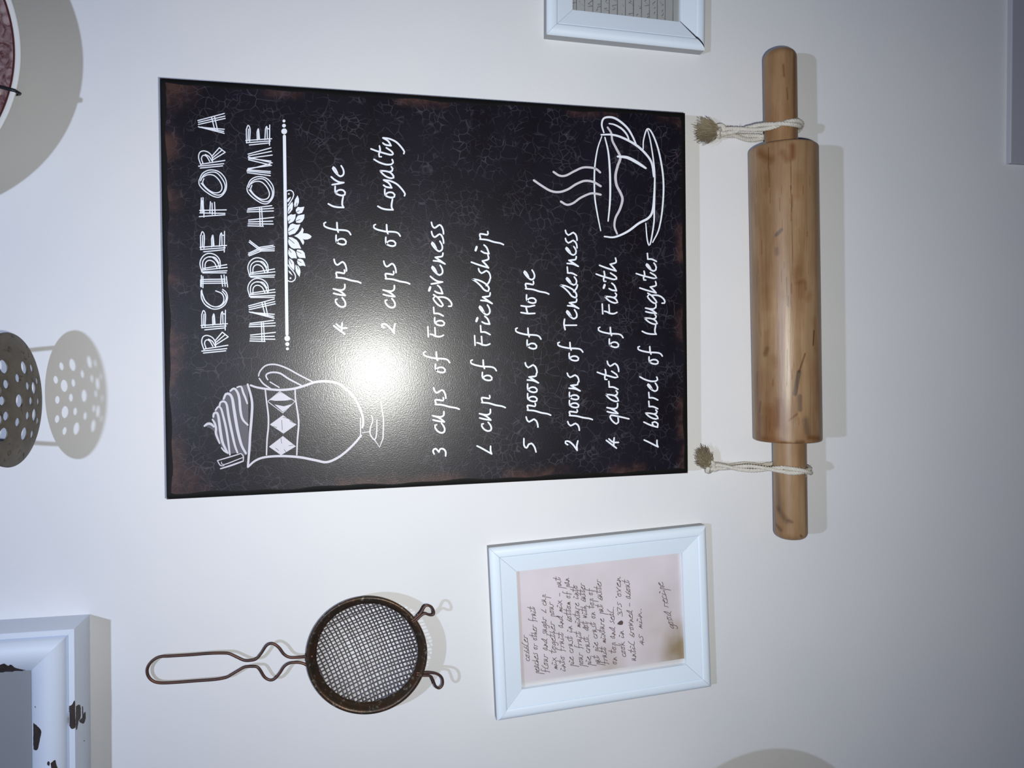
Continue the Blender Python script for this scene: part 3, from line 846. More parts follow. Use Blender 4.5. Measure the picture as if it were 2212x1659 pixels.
for r_ in range(12):
    yy = ih2 - .0045 - .0081 * r_
    x = -iw2 + random.uniform(.001, .006)
    while x < iw2 - .01:
        p_ = []
        for i in range(random.randint(3, 7)):
            p_.append(Vector((x, yy + random.choice((.0006, .0034, .0020, .0048)), 0))); x += random.uniform(.0006, .0018)
        sp = smooth_path(p_, .0004)
        vv = []
        for q in sp: vv += [pl2.pt(q.x - .00022, q.y - .0002, .0066), pl2.pt(q.x + .00022, q.y + .0002, .0066)]
        mbs.add((vv, [(2 * i, 2 * i + 2, 2 * i + 3, 2 * i + 1) for i in range(len(sp) - 1)]))
        x += random.uniform(.001, .006)
o = mbs.build('handwriting', m_line, card2, smooth=False); o['label'] = 'smudged dark pen writing'; o['kind'] = 'stuff'
mesh('glass_pane', *flatrect(pl2, -iw2 - .0005, iw2 + .0005, -ih2 - .0005, ih2 + .0005, .0076), m_glass, f2)

# ------------------------------------------------------------------ distressed frame, corner in view
DF = .033
pa = P(161.3, 1358, DF); pb = P(163.9, 1659, DF); pc = P(0, 1370, DF)
lft = (pb - pa); lft.y = 0; lft.normalize()                # real left along the lower rail
upv = Vector((-lft.z, 0, lft.x))
if upv.z < 0: upv = -upv
hwL, hhL = .125, .16
cL = Vector((pa.x, 0, pa.z)) + lft * hwL + upv * hhL
plL = Plane(cL, -lft, upv, hwL, hhL)
prof = [(0, 0), (0, .0322), (.0004, .033), (.0046, .033), (.0050, .0300), (.0058, .0296)]
for i in range(1, 11):
    t_ = i / 10 * pi / 2; prof.append((.0058 + .0110 * (1 - cos(t_)), .0296 + .0080 * sin(t_)))
for i in range(1, 9):
    t_ = i / 8; prof.append((.0168 + .0160 * t_, .0376 - .0100 * t_ ** 1.8))
prof += [(.0335, .0262), (.0335, .0)]
fL = empty('distressed_frame', Vector((cL.x, 0, cL.z)))
tag(fL, 'chunky white distressed frame with chipped dark edges and grey panel', 'picture frame')
rails = []
for sd in range(4):
    v, f = rail(plL, sd, prof, gap=.00002, seg=30)
    # waviness of the hand-worn edge
    o = mesh('rail', v, f, m_white2, fL); set_smooth(o, 28); rails.append((o, v, f))
mesh('panel', *flatrect(plL, -hwL + .03, hwL - .03, -hhL + .03, hhL - .03, .021), m_panel, fL)
bvh = BVHTree.FromPolygons([v for r_ in rails for v in r_[1]], [tuple(i + sum(len(q[1]) for q in rails[:k]) for i in fc) for k, r_ in enumerate(rails) for fc in r_[2]])
def chip(px, owner):
    q = smooth_path(list(px) + [px[0]], 1.2)[:-1]
    q = [(p[0] + random.uniform(-.35, .35), p[1] + random.uniform(-.35, .35)) for p in q]
    xs = [p[0] for p in q]; ys = [p[1] for p in q]
    extra = []
    x = min(xs)
    while x < max(xs):
        y = min(ys)
        while y < max(ys):
            extra.append((x, y)); y += 1.6
        x += 1.6
    pts = [Vector(p) for p in q] + [Vector(p) for p in extra]
    nv = len(q)
    vs, es, fs, *_ = delaunay_2d_cdt(pts, [(i, (i + 1) % nv) for i in range(nv)], [], 1, 1e-4)
    V = []; ok = []
    for p in vs:
        r_ = ray(p.x, p.y).normalized()
        hit, nor, idx, dist = bvh.ray_cast(CAM, r_)
        if hit is None: V.append(CAM); ok.append(False)
        else: V.append(hit - r_ * .00025); ok.append(True)
    Fc = [f_ for f_ in fs if all(ok[i] for i in f_) and max((V[f_[0]] - V[f_[1]]).length, (V[f_[1]] - V[f_[2]]).length) < .004]
    used = sorted({i for f_ in Fc for i in f_}); mp_ = {k_: i for i, k_ in enumerate(used)}
    mesh('paint_chip', [V[i] for i in used], [tuple(mp_[i] for i in f_) for f_ in Fc], m_chip, owner)
g_ = lambda L: [(x / 4.62, 1300 + y / 4.62) for x, y in L]
random.seed(2)
# rails: 0 lower (picture right), 1 right (picture top)
chip(g_([(-60,730),(-60,650),(0,628),(40,618),(80,638),(110,628),(160,662),(252,684),(200,702),(100,716)]), rails[1][0])
chip(g_([(333,1208),(370,1238),(410,1292),(398,1370),(375,1470),(345,1478),(333,1440)]), rails[0][0])
chip(g_([(690,1038),(715,1030),(746,988),(750,1120),(750,1250),(708,1263),(688,1200)]), rails[0][0])
chip(g_([(757,1040),(800,1032),(806,1150),(785,1190),(772,1262),(757,1265)]), rails[0][0])
chip(g_([(818,1160),(835,1120),(852,1100),(855,1165),(832,1215),(790,1190)]), rails[0][0])
chip(g_([(818,1042),(828,1044),(832,1120),(822,1150)]), rails[0][0])
chip(g_([(470,1602),(485,1592),(497,1612),(488,1636),(472,1625)]), rails[0][0])
chip(g_([(505,1612),(548,1578),(560,1620),(578,1690),(520,1690)]), rails[0][0])
chip(g_([(344,1045),(354,1042),(352,1060)]), rails[0][0])
chip(g_([(836,1380),(846,1384),(840,1394)]), rails[0][0])

# ------------------------------------------------------------------ plates
DP = .0515
pe = [P(25.8, 0, DP), P(45.7, 108, DP), P(0, 281, DP)]
def circ3(a_, b_, c_):
    ax, az, bx, bz, cx, cz = a_.x, a_.z, b_.x, b_.z, c_.x, c_.z
    dd = 2 * (ax * (bz - cz) + bx * (cz - az) + cx * (az - bz))
    ux = ((ax*ax+az*az)*(bz-cz)+(bx*bx+bz*bz)*(cz-az)+(cx*cx+cz*cz)*(az-bz))/dd
    uz = ((ax*ax+az*az)*(cx-bx)+(bx*bx+bz*bz)*(ax-cx)+(cx*cx+cz*cz)*(bx-ax))/dd
    return Vector((ux, 0, uz)), hypot(ax - ux, az - uz)
cP, RP = circ3(*pe)
print('plate', cP, RP)
def plate(c_, R_, label):
    pt = empty('plate', c_)
    tag(pt, label, 'plate')
    k = R_ / .125
    body = [(.0, .024), (.070 * k, .024), (.078 * k, .027), (.090 * k, .037), (.100 * k, .0435), (R_ - .004, .0502), (R_ - .001, .0516), (R_, .0508), (R_ - .001, .0492),
            (.100 * k, .0400), (.088 * k, .0325), (.076 * k, .0225), (.070 * k, .0150), (.066 * k, .0150), (.064 * k, .019), (.0, .019)]
    o = mesh('body', *lathe(c_, OUT, Vector((1, 0, 0)), [(max(r, 1e-5), h) for r, h in body], 160), m_china, pt, True)
    e = .0002
    v, f = lathe(c_, OUT, Vector((1, 0, 0)), [(1e-4, .024 + e), (.070 * k, .024 + e), (.078 * k, .027 + e * 1.4), (.090 * k, .037 + e * 1.6), (.100 * k, .0435 + e * 1.4), (R_ - .0060, .04985 + e)], 160)
    mesh('printed_pattern', v, f, m_trans, pt, True)['label'] = 'red-brown floral transfer print'
    hr = (.0502 - .0435) / ((R_ - .004) - .1 * k)
    v, f = lathe(c_, OUT, Vector((1, 0, 0)), [(R_ - .0062, .0435 + hr * (R_ - .0062 - .1 * k) + .0004), (R_ - .0046, .0435 + hr * (R_ - .0046 - .1 * k) + .0004)], 160)
    mesh('ring', v, f, m_ring, pt, True)['label'] = 'dark red line inside the white rim'
    return pt
def hanger(c_, R_, ang0, label, r_w=.0012):
    h = empty('plate_hanger', c_)
    tag(h, label, 'plate hanger')
    for k in range(4):
        an = ang0 + (0, 1.15, pi, pi + 1.15)[k]
        u = Vector((cos(an), 0, sin(an)))
        p_ = [c_ + u * (R_ * .30) + OUT * .004, c_ + u * (R_ * .62) + OUT * .006, c_ + u * (R_ * .86) + OUT * .030, c_ + u * (R_ + .0003) + OUT * .0475,
              c_ + u * (R_ + .0013) + OUT * .0515, c_ + u * (R_ + .0002) + OUT * .0540, c_ + u * (R_ - .004) + OUT * .0532, c_ + u * (R_ - .022) + OUT * .0502]
        MB().add(tube(smooth_path(p_, .0015), r_w, 8)).build('prong', m_hook, h)
    MB().add(tube([c_ + Vector((cos(i * pi / 16), 0, sin(i * pi / 16))) * (R_ * .30) + OUT * .004 for i in range(32)], r_w, 8, True)).build('ring', m_hook, h)
    return h
plate(cP, RP, 'white-rimmed red-brown floral plate above the sign, at the upper right')
hk = P(43, 201, .0515)
hanger(cP, RP, atan2(hk.z - cP.z, hk.x - cP.x), 'black wire hanger hooked over the rim of the floral plate above the sign')
# unseen bowl just left of the view, shaped to cast a round shadow into it
tip = P(1650, 1619, 0)
DK = .085
ks = .92 / (.92 - DK)
RK = .118
csh = Vector((tip.x - RK * ks, 0, tip.z))
Lq = Vector((LAMP.x, 0, LAMP.z))
cP2 = Lq + (csh - Lq) / ks
pk = empty('unseen_shadow_bowl', cP2)
tag(pk, 'unseen flared bowl beside the framed cobbler recipe, made up to cast a round shadow into view', 'bowl')
mesh('body', *lathe(cP2, OUT, Vector((1, 0, 0)), [(1e-4, .002), (.046, .002), (.050, .000), (.054, .004), (RK, DK), (RK - .001, DK + .0012), (RK - .003, DK), (.050, .007), (1e-4, .005)], 96), m_masher, pk, True)
MB().add(tube(smooth_path([cP2 + Vector((-.02, -DK + .002, .117)), cP2 + Vector((-.015, -DK + .002, .140)), cP2 + Vector((.015, -DK + .002, .140)), cP2 + Vector((.02, -DK + .002, .117))], .003), .002, 8)).build('hanging_loop', m_masher, pk)

# ------------------------------------------------------------------ potato masher
x_c = P(40, 866, .075).x
TL = radians(2.5)
Bv = Vector((x_c, -.0035, ZF + .2478))           # rim nearest the wall; the head stands out level from the wall
e1 = Vector((0, -cos(TL), sin(TL)))
e2 = Vector((1, 0, 0))
nrm = Vector((0, -sin(TL), -cos(TL)))            # the underside, seen from below
MA = MB_ = .0500
cM = Bv + e1 * MA
RM = MB_
NE = 2.0
def rad(x, y): return (abs(x / MA) ** NE + abs(y / MB_) ** NE) ** (1 / NE)
def disc_hit(px, py):
    r_ = ray(px, py); t_ = (cM + nrm * .003 - CAM).dot(nrm) / r_.dot(nrm); q = CAM + r_ * t_ - cM
    return q.dot(e1), q.dot(e2)
big_h = [(2.8, 792), (46, 794), (29.5, 866), (3, 939), (46.5, 937), (68, 838), (69.7, 896)]
sm_h = [(4, 830), (28, 817), (50.5, 834), (58, 866), (50.5, 898), (28, 912), (4, 899), (-4, 866), (67, 795), (80.5, 823), (81.5, 867), (82.5, 909), (69, 938)]
riv = [(22, 755), (22, 978)]
holes = []
for L_, rr in ((big_h, .0050), (sm_h, .0033)):
    for p_ in L_:
        a_, b_ = disc_hit(*p_); holes.append((a_, b_, rr))
mid_a = 0.0
for a_, b_, rr in list(holes):                   # the half above the picture's edge mirrors the visible one
    if abs(a_) > .003: holes.append((2 * mid_a - a_, b_, rr))
final = []
for h in holes:
    lim = 1 - (h[2] + .0014) / MA
    k_ = rad(h[0], h[1])
    if k_ > lim: h = (h[0] * lim / k_, h[1] * lim / k_, h[2])
    if all(hypot(h[0] - g[0], h[1] - g[1]) > h[2] + g[2] + .0008 for g in final): final.append(h)
pts = []; edges = []
def ringpts(a_, b_, r_, k_):
    s_ = len(pts)
    for i in range(k_): pts.append(Vector((a_ + r_ * cos(2 * pi * i / k_), b_ + r_ * sin(2 * pi * i / k_))))
    for i in range(k_): edges.append((s_ + i, s_ + (i + 1) % k_))
for i in range(120):
    an = 2 * pi * i / 120; k_ = rad(cos(an), sin(an)); pts.append(Vector((cos(an) / k_, sin(an) / k_)))
for i in range(120): edges.append((i, (i + 1) % 120))
for h in final: ringpts(*h, 18)
st = .0022
for i in range(-24, 25):
    for j in range(-24, 25):
        x, y = i * st + (j % 2) * st / 2, j * st
        if rad(x, y) < .97 and all(hypot(x - h[0], y - h[1]) > h[2] + .0007 for h in final): pts.append(Vector((x, y)))
vs, es, fs, *_ = delaunay_2d_cdt(pts, edges, [], 0, 1e-6)
def inside(f_):
    x = sum(vs[i].x for i in f_) / 3; y = sum(vs[i].y for i in f_) / 3
    return rad(x, y) < 1 and all(hypot(x - h[0], y - h[1]) > h[2] * .985 for h in final)
fs = [f_ for f_ in fs if inside(f_)]
def dome(x, y):
    r_ = min(1, rad(x, y))
    return .0065 * (1 - r_ ** 2)
V = []
for p in vs: V.append(cM + e1 * p.x + e2 * p.y + nrm * dome(p.x, p.y))
masher = empty('potato_masher', cM.copy())
tag(masher, 'brown tarnished metal potato masher with round holes, above the jug drawing', 'masher')
o = mesh('head', V, [tuple(f_) for f_ in fs], m_masher, masher, True)
sol = o.modifiers.new('thick', 'SOLIDIFY'); sol.thickness = .0009; sol.offset = 0
for sg in (1, -1):
    a_, b_ = disc_hit(*(riv[0] if sg > 0 else riv[1]))
    b_ = sg * min(abs(b_), RM * .84)
    b_ = max(-.0385, min(.0385, b_)); pr0 = cM + e1 * a_ + e2 * b_ + nrm * dome(a_, b_)
    q1 = pr0 - nrm * .012
    mb = MB()
    p_ = [pr0 + nrm * .0012, pr0 - nrm * .006, pr0 - nrm * .030 - e2 * sg * .002, Vector((pr0.x - sg * .007, -.048, ZF + .315)),
          Vector((pr0.x - sg * .016, -.042, ZF + .36)), Vector((x_c + sg * .006, -.036, ZF + .40)), Vector((x_c + sg * .003, -.034, ZF + .43))]
    mb.add(tube(smooth_path(p_, .003), .0017, 10)).build('wire_arm', m_masher, masher)
    MB().add(lathe(pr0 + nrm * .0002, nrm, e1, [(1e-5, .0014), (.0014, .0012), (.0024, .0002)], 14)).build('rivet', m_masher, masher)
v, f = lathe(Vector((x_c, -.034, ZF + .42)), Vector((0, .18, 1)), Vector((1, 0, 0)), [(1e-5, 0), (.008, .001), (.011, .012), (.0135, .05), (.0125, .09), (.009, .11), (1e-5, .114)], 32)
mesh('handle', v, f, m_grip, masher, True)

# ------------------------------------------------------------------ wire sieve
sieve = empty('wire_sieve', P(792, 1414, 0))
tag(sieve, 'small round wire mesh sieve with rusty rim and looped wire handle', 'sieve')
dl, dr = .0120, .0245                     # rim depth at its upper and lower end
cS = P(793, 1415, (dl + dr) / 2)
RS = (P(793, 1543, .019) - P(793, 1287, .019)).length / 2
ax_ = Vector((0, -(dr - dl), -2 * RS)).normalized()        # down along the tilted rim plane
ex = Vector((1, 0, 0)); nS = ax_.cross(ex)
if nS.y > 0: nS = -nS
band = [(RS - .0022, -.0010), (RS - .0004, -.0006), (RS, .0008), (RS - .0010, .0022), (RS - .0026, .0022), (RS - .0040, .0012), (RS - .0052, -.0008), (RS - .0066, -.0030), (RS - .0084, -.0042), (RS - .0084, -.0048), (RS - .006, -.004), (RS - .0022, -.0010)]
v, f = lathe(cS, nS, ex, band, 120)
mesh('rim', v, f, m_rim, sieve, True)['label'] = 'broad rusty brown metal rim'
RB = RS - .0078
Hb = .0125
def bowl(x, y):
    r_ = min(1, hypot(x, y) / RB)
    return -.0046 - Hb * (1 - r_ ** 2.3)
mbw = MB(); mbs_ = MB()
rot = radians(-21)
wd_ = .00335
random.seed(21)
nw = int(RB / wd_)
for fam in (0, 1):
    for i in range(-nw, nw + 1):
        s_ = i * wd_ + random.uniform(-.0003, .0003)
        half = math.sqrt(max(0, RB * RB - s_ * s_))
        if half < .004: continue
        p_ = []
        K = 26
        bend = random.uniform(-.0004, .0004)
        for k in range(K + 1):
            t_ = -half + 2 * half * k / K
            s2 = s_ + bend * sin(k / K * pi)
            x, y = (s2, t_) if fam == 0 else (t_, s2)
            X = x * cos(rot) - y * sin(rot); Y = x * sin(rot) + y * cos(rot)
            wz = .0003 * (1 if fam else -1) * (1 if (k % 2) else -1) * .5
            p_.append(cS - ex * Y + ax_ * X + nS * (bowl(x, y) + wz))
        mbw.add(tube(p_, .00054, 5))
o = mbw.build('wire_mesh', m_meshw, sieve); o['kind'] = 'stuff'; o['label'] = 'woven grey-brown wire mesh'
h_ = lambda L: [(280 + x / 4.61, 1240 + y / 4.61) for x, y in L]
HP = h_([(1830,818),(1770,822),(1700,828),(1600,830),(1540,800),(1490,735),(1440,697),(1400,692),(1360,715),(1310,790),(1260,845),(1200,860),(1140,858),(1080,832),(1000,795),(940,787),(800,790),(600,805),(400,817),(300,824),(230,862),(185,920),(175,975),(195,1030),(240,1068),(310,1084),(450,1080),(650,1065),(850,1050),(960,1030),(1010,1003),(1100,950),(1150,925),(1220,920),(1270,925),(1300,955),(1340,1020),(1380,1050),(1420,1055),(1460,1030),(1500,980),(1540,920),(1590,888),(1650,880),(1710,885),(1760,905),(1800,945),(1830,1000)])
def hd(x): return .0050 + .0065 * max(0, (x - 318) / 352) ** 1.3
MB().add(tube(smooth_path([P(x, y, hd(x)) for x, y in HP], .0012), .00125, 10)).build('handle', m_iron, sieve)['label'] = 'bent brown wire handle'
l_ = lambda L: [(640 + x / 5.353, 1260 + y / 5.353) for x, y in L]
for LP in ([(1330,440),(1400,385),(1450,330),(1485,270),(1520,255),(1565,275),(1592,330),(1585,362),(1545,367),(1495,350),(1455,365),(1400,415),(1345,455)],
           [(1390,1035),(1460,1035),(1560,1035),(1640,1052),(1688,1100),(1692,1170),(1655,1212),(1612,1190),(1582,1120),(1550,1072),(1460,1066),(1390,1060)]):
    q = l_(LP); MB().add(tube(smooth_path([P(x, y, .0243 - .0004 * max(0, x - 905) / 10) for x, y in q], .001), .00115, 10)).build('rest_loop', m_iron, sieve)

# ------------------------------------------------------------------ rolling pin
def cyl_fit(pa_, pb_):
    """cylinder lying along X against the wall from its two outline pixels: axis height and radius"""
    ra, rb = ray(*pa_), ray(*pb_)
    a1 = atan2(-ra.z, ra.y); a2 = atan2(-rb.z, rb.y)
    b_, h_ = (a1 + a2) / 2, abs(a2 - a1) / 2
    r_ = D / (cos(b_) / sin(h_) + 1)
    return CAM.z - r_ / sin(h_) * sin(b_), r_, ra, rb
zt, rt_, _, _ = cyl_fit((1619, 420), (1768.5, 420)); zb, rb_, _, _ = cyl_fit((1626, 900), (1779, 900))
xt = P(1693, 420, .032).x; xb = P(1702, 900, .032).x
RPN = (rt_ + rb_) / 2
print('pin', zt, zb, rt_, rb_, xt, xb)
slope = (zt - zb) / (xt - xb)
def axis_pt(x): return Vector((x, -RPN, zt + (x - xt) * slope))
def px_x(px, py, d): return P(px, py, d).x
XT = px_x(1705, 304, RPN * 1.75); XB = px_x(1705, 958, RPN * 1.75)
zh, rh1, _, _ = cyl_fit((1650, 200), (1722.5, 200)); 
# handles: radius from their own outline at the axis depth
def rad_at(pa_, pb_):
    ra, rb = ray(*pa_), ray(*pb_)
    a1 = atan2(-ra.z, ra.y); a2 = atan2(-rb.z, rb.y); b_, h_ = (a1 + a2) / 2, abs(a2 - a1) / 2
    return (D - RPN) / cos(b_) * sin(h_), CAM.z - (D - RPN) * math.tan(b_)
RH1, zh1 = rad_at((1649.5, 200), (1722.5, 200)); RH2, zh2 = rad_at((1671, 1080), (1744.5, 1080))
XH1 = px_x(1690, 100, RPN + RH1 * .6); XH2 = px_x(1707, 1168, RPN + RH2 * .6)
x200 = px_x(1686, 200, RPN); x1080 = px_x(1708, 1080, RPN)
pin = empty('rolling_pin', Vector(((XT + XB) / 2, 0, zt)))
tag(pin, 'worn wooden rolling pin hanging level on two jute ropes below the sign', 'rolling pin')
def lathe_x(prof, zfun, n=96, yc=-RPN, wob=0, seed=0):
    """prof = [(x, r)] around an axis along X"""
    random.seed(seed); ph_ = [random.random() * 6 for _ in range(6)]
    V = []; Fc = []
    for (x, r) in prof:
        for k in range(n):
            an = 2 * pi * k / n
            rr = r * (1 + wob * (sin(3 * an + ph_[0] + x * 9) + .6 * sin(5 * an + ph_[1] - x * 22) + .4 * sin(11 * an + ph_[2] + x * 40)))
            V.append(Vector((x, yc - rr * cos(an), zfun(x) + rr * sin(an))))
    for i in range(len(prof) - 1):
        for k in range(n):
            k2 = (k + 1) % n
            Fc.append((i * n + k, i * n + k2, (i + 1) * n + k2, (i + 1) * n + k))
    Fc.append(tuple(range(n))[::-1]); Fc.append(tuple((len(prof) - 1) * n + k for k in range(n)))
    return V, Fc
def zfun(x): return zt + (x - xt) * slope
def zbase(x): return zt + (x - xt) * slope
def roundprof(x0, x1, r, rr, steps, taper=None, rr2=None):
    rr2 = rr2 if rr2 is not None else rr
    p_ = []
    sg = 1 if x1 > x0 else -1
    L = abs(x1 - x0)
    k = 8
    for i in range(k + 1):
        t_ = i / k * pi / 2; p_.append((x0 + sg * rr * (1 - cos(t_)), r - rr + rr * sin(t_)))
    for i in range(1, steps): p_.append((x0 + sg * (rr + (L - rr - rr2) * i / steps), r))
    for i in range(k + 1):
        t_ = pi / 2 - i / k * pi / 2; p_.append((x1 - sg * rr2 * (1 - cos(t_)), r - rr2 + rr2 * sin(t_)))
    if taper: p_ = [(x, q * taper(x)) for x, q in p_]
    return p_
def srgb_stain(o, items, base=(1, 1, 1)):
    cols = []
    for vtx in o.data.vertices:
        w = o.matrix_basis @ vtx.co + (o.parent.location if o.parent else Vector())
        c_ = list(base)
        for (A1, B1, wid, col, soft) in items:
            ab = B1 - A1; t_ = max(0, min(1, (w - A1).dot(ab) / max(1e-12, ab.dot(ab))))
            dd = (w - (A1 + ab * t_)).length
            k_ = max(0, min(1, (wid - dd) / (wid * soft)))
            for i in range(3): c_[i] *= 1 + (col[i] - 1) * k_
        cols += [*c_, 1.0]
    at_ = o.data.color_attributes.new('stain', 'FLOAT_COLOR', 'POINT')
    at_.data.foreach_set('color', cols)
def on_pin(px, py, r):
    """where a ray meets the pin"""
    r_ = ray(px, py); best = None
    # intersect in the YZ plane with the circle
    for _ in range(3):
        x = P(px, py, RPN * 1.6).x if best is None else best.x
        cy, cz = -RPN, zfun(x)
        oy, oz = CAM.y - cy, CAM.z - cz
        A2 = r_.y ** 2 + r_.z ** 2; B2 = 2 * (oy * r_.y + oz * r_.z); C2 = oy * oy + oz * oz - r * r
        disc = B2 * B2 - 4 * A2 * C2
        t_ = (-B2 - math.sqrt(max(0, disc))) / (2 * A2); best = CAM + r_ * t_
    return best
v, f = lathe_x(roundprof(XT, XB, RPN, .0022, 260), zfun, 300, wob=.0022, seed=4)
barrel = mesh('barrel', v, f, m_wood, pin, True)
z3 = lambda px, py: on_pin(px, py, RPN)
b2 = lambda x, y: z3(1480 + x / 3.072, 400 + y / 3.072)
crk = (.30, .22, .16); gry = (.50, .55, .72); brn = (.62, .48, .36)
marks = [(b2(700,0), b2(710,180), .0005, crk, .8), (b2(710,180), b2(712,600), .0004, (.45,.38,.3), .8), (z3(1708,345), z3(1709,410), .0005, crk, .8),
  (b2(672,610), b2(678,800), .0006, crk, .8), (b2(686,735), b2(688,810), .0006, crk, .8), (b2(678,1090), b2(676,1330), .0006, crk, .8),
  (b2(722,1180), b2(722,1310), .0004, brn, .8), (b2(605,330), b2(638,298), .0022, gry, .5), (b2(606,425), b2(610,455), .0030, (.68,.68,.74), .7),
  (b2(795,1120), b2(755,1240), .0012, (.5,.42,.4), .6), (b2(755,1240), b2(728,1385), .0026, (.42,.44,.56), .45), (b2(762,1400), b2(764,1490), .0028, (.55,.56,.66), .6),
  (b2(855,965), b2(850,1060), .0012, (.35,.25,.2), .6), (b2(545,1085), b2(530,1120), .0035, (.68,.64,.60), .7), (b2(500,1440), b2(494,1500), .0020, (.6,.56,.56), .7),
  (b2(628,85), b2(628,170), .0006, brn, .8), (b2(738,650), b2(790,636), .0034, (.80,.70,.60), 1.0), (b2(798,650), b2(800,690), .0026, (.76,.65,.54), 1.0), (b2(765,650), b2(775,740), .0042, (.84,.76,.68), .95),
  (b2(800,1560), b2(815,1640), .0050, (.62,.66,.74), .8), (b2(560,1500), b2(570,1640), .0100, (.78,.62,.50), .9), (b2(690,1560), b2(740,1520), .0014, brn, .7),
  (z3(1640,330), z3(1665,345), .0060, (.70,.55,.42), .9), (z3(1660,318), z3(1662,405), .0005, crk, .8), (z3(1712,315), z3(1712,340), .0040, (.62,.42,.32), .9), (z3(1690,330), z3(1700,345), .0050, (.75,.62,.55), .9),
  (z3(1650,948), z3(1690,955), .0050, (.70,.52,.38), .9), (z3(1748,945), z3(1770,948), .0040, (.62,.45,.34), .9), (z3(1722,955), z3(1735,955), .0030, (.55,.46,.42), .8), (z3(1640,900), z3(1640,950), .0060, (.85,.74,.70), .9)]
random.seed(9)
for _ in range(34):
    x, y = random.uniform(1632, 1765), random.uniform(350, 930)
    marks.append((z3(x, y), z3(x, y + random.uniform(8, 40)), random.uniform(.0004, .0010), (.74, .62, .50), .95))
for _ in range(16):
    x, y = random.uniform(1632, 1765), random.uniform(340, 940)
    marks.append((z3(x, y), z3(x + random.uniform(-3, 3), y + random.uniform(5, 60)), random.uniform(.003, .008), (.84, .76, .68), 1.0))
srgb_stain(barrel, marks)
def tp1(x): return 1.0
zh_off1 = lambda x: zbase(x) + (zh1 - zbase(x200))
zh_off2 = lambda x: zbase(x) + (zh2 - zbase(x1080))
v, f = lathe_x(roundprof(XH1, XT - .001, RH1, .0085, 60, rr2=.0001), zh_off1, 120, wob=.006, seed=8)
hA = mesh('handle', v, f, m_wood, pin, True)
def on_h(px, py, r, zf_, dz):
    global zfun
    old = zfun
    zfun = zf_
    q = on_pin(px, py, r); zfun = old
    return q
srgb_stain(hA, [(on_h(1692, 140, RH1, zh_off1, 0), on_h(1694, 165, RH1, zh_off1, 0), .0014, (.62, .48, .4), .8), (on_h(1716, 120, RH1, zh_off1, 0), on_h(1716, 300, RH1, zh_off1, 0), .003, (.72, .66, .66), .9),
    (on_h(1700, 190, RH1, zh_off1, 0), on_h(1701, 215, RH1, zh_off1, 0), .0006, crk, .8)], (1.0, .97, .93))
v, f = lathe_x(roundprof(XH2, XB + .001, RH2, .0070, 60, rr2=.0001), zh_off2, 120, wob=.006, seed=15)
hB = mesh('handle', v, f, m_wood, pin, True)
qh = lambda x, y: on_h(1480 + x / 5.53, 900 + y / 5.53, RH2, zh_off2, 0)
srgb_stain(hB, [(qh(1100,700), qh(1120,1100), .0048, (.62,.62,.66), .8), (qh(1110,1100), qh(1220,1250), .0045, (.62,.60,.62), .8), (qh(1090,1290), qh(1140,1350), .003, (.55,.52,.5), .8),
    (qh(1440,700), qh(1445,1300), .0018, (.7,.66,.5), .9), (qh(1380,1420), qh(1400,1440), .0016, (.5,.36,.3), .8), (qh(1230,1240), qh(1280,1260), .002, (.6,.48,.4), .8)])

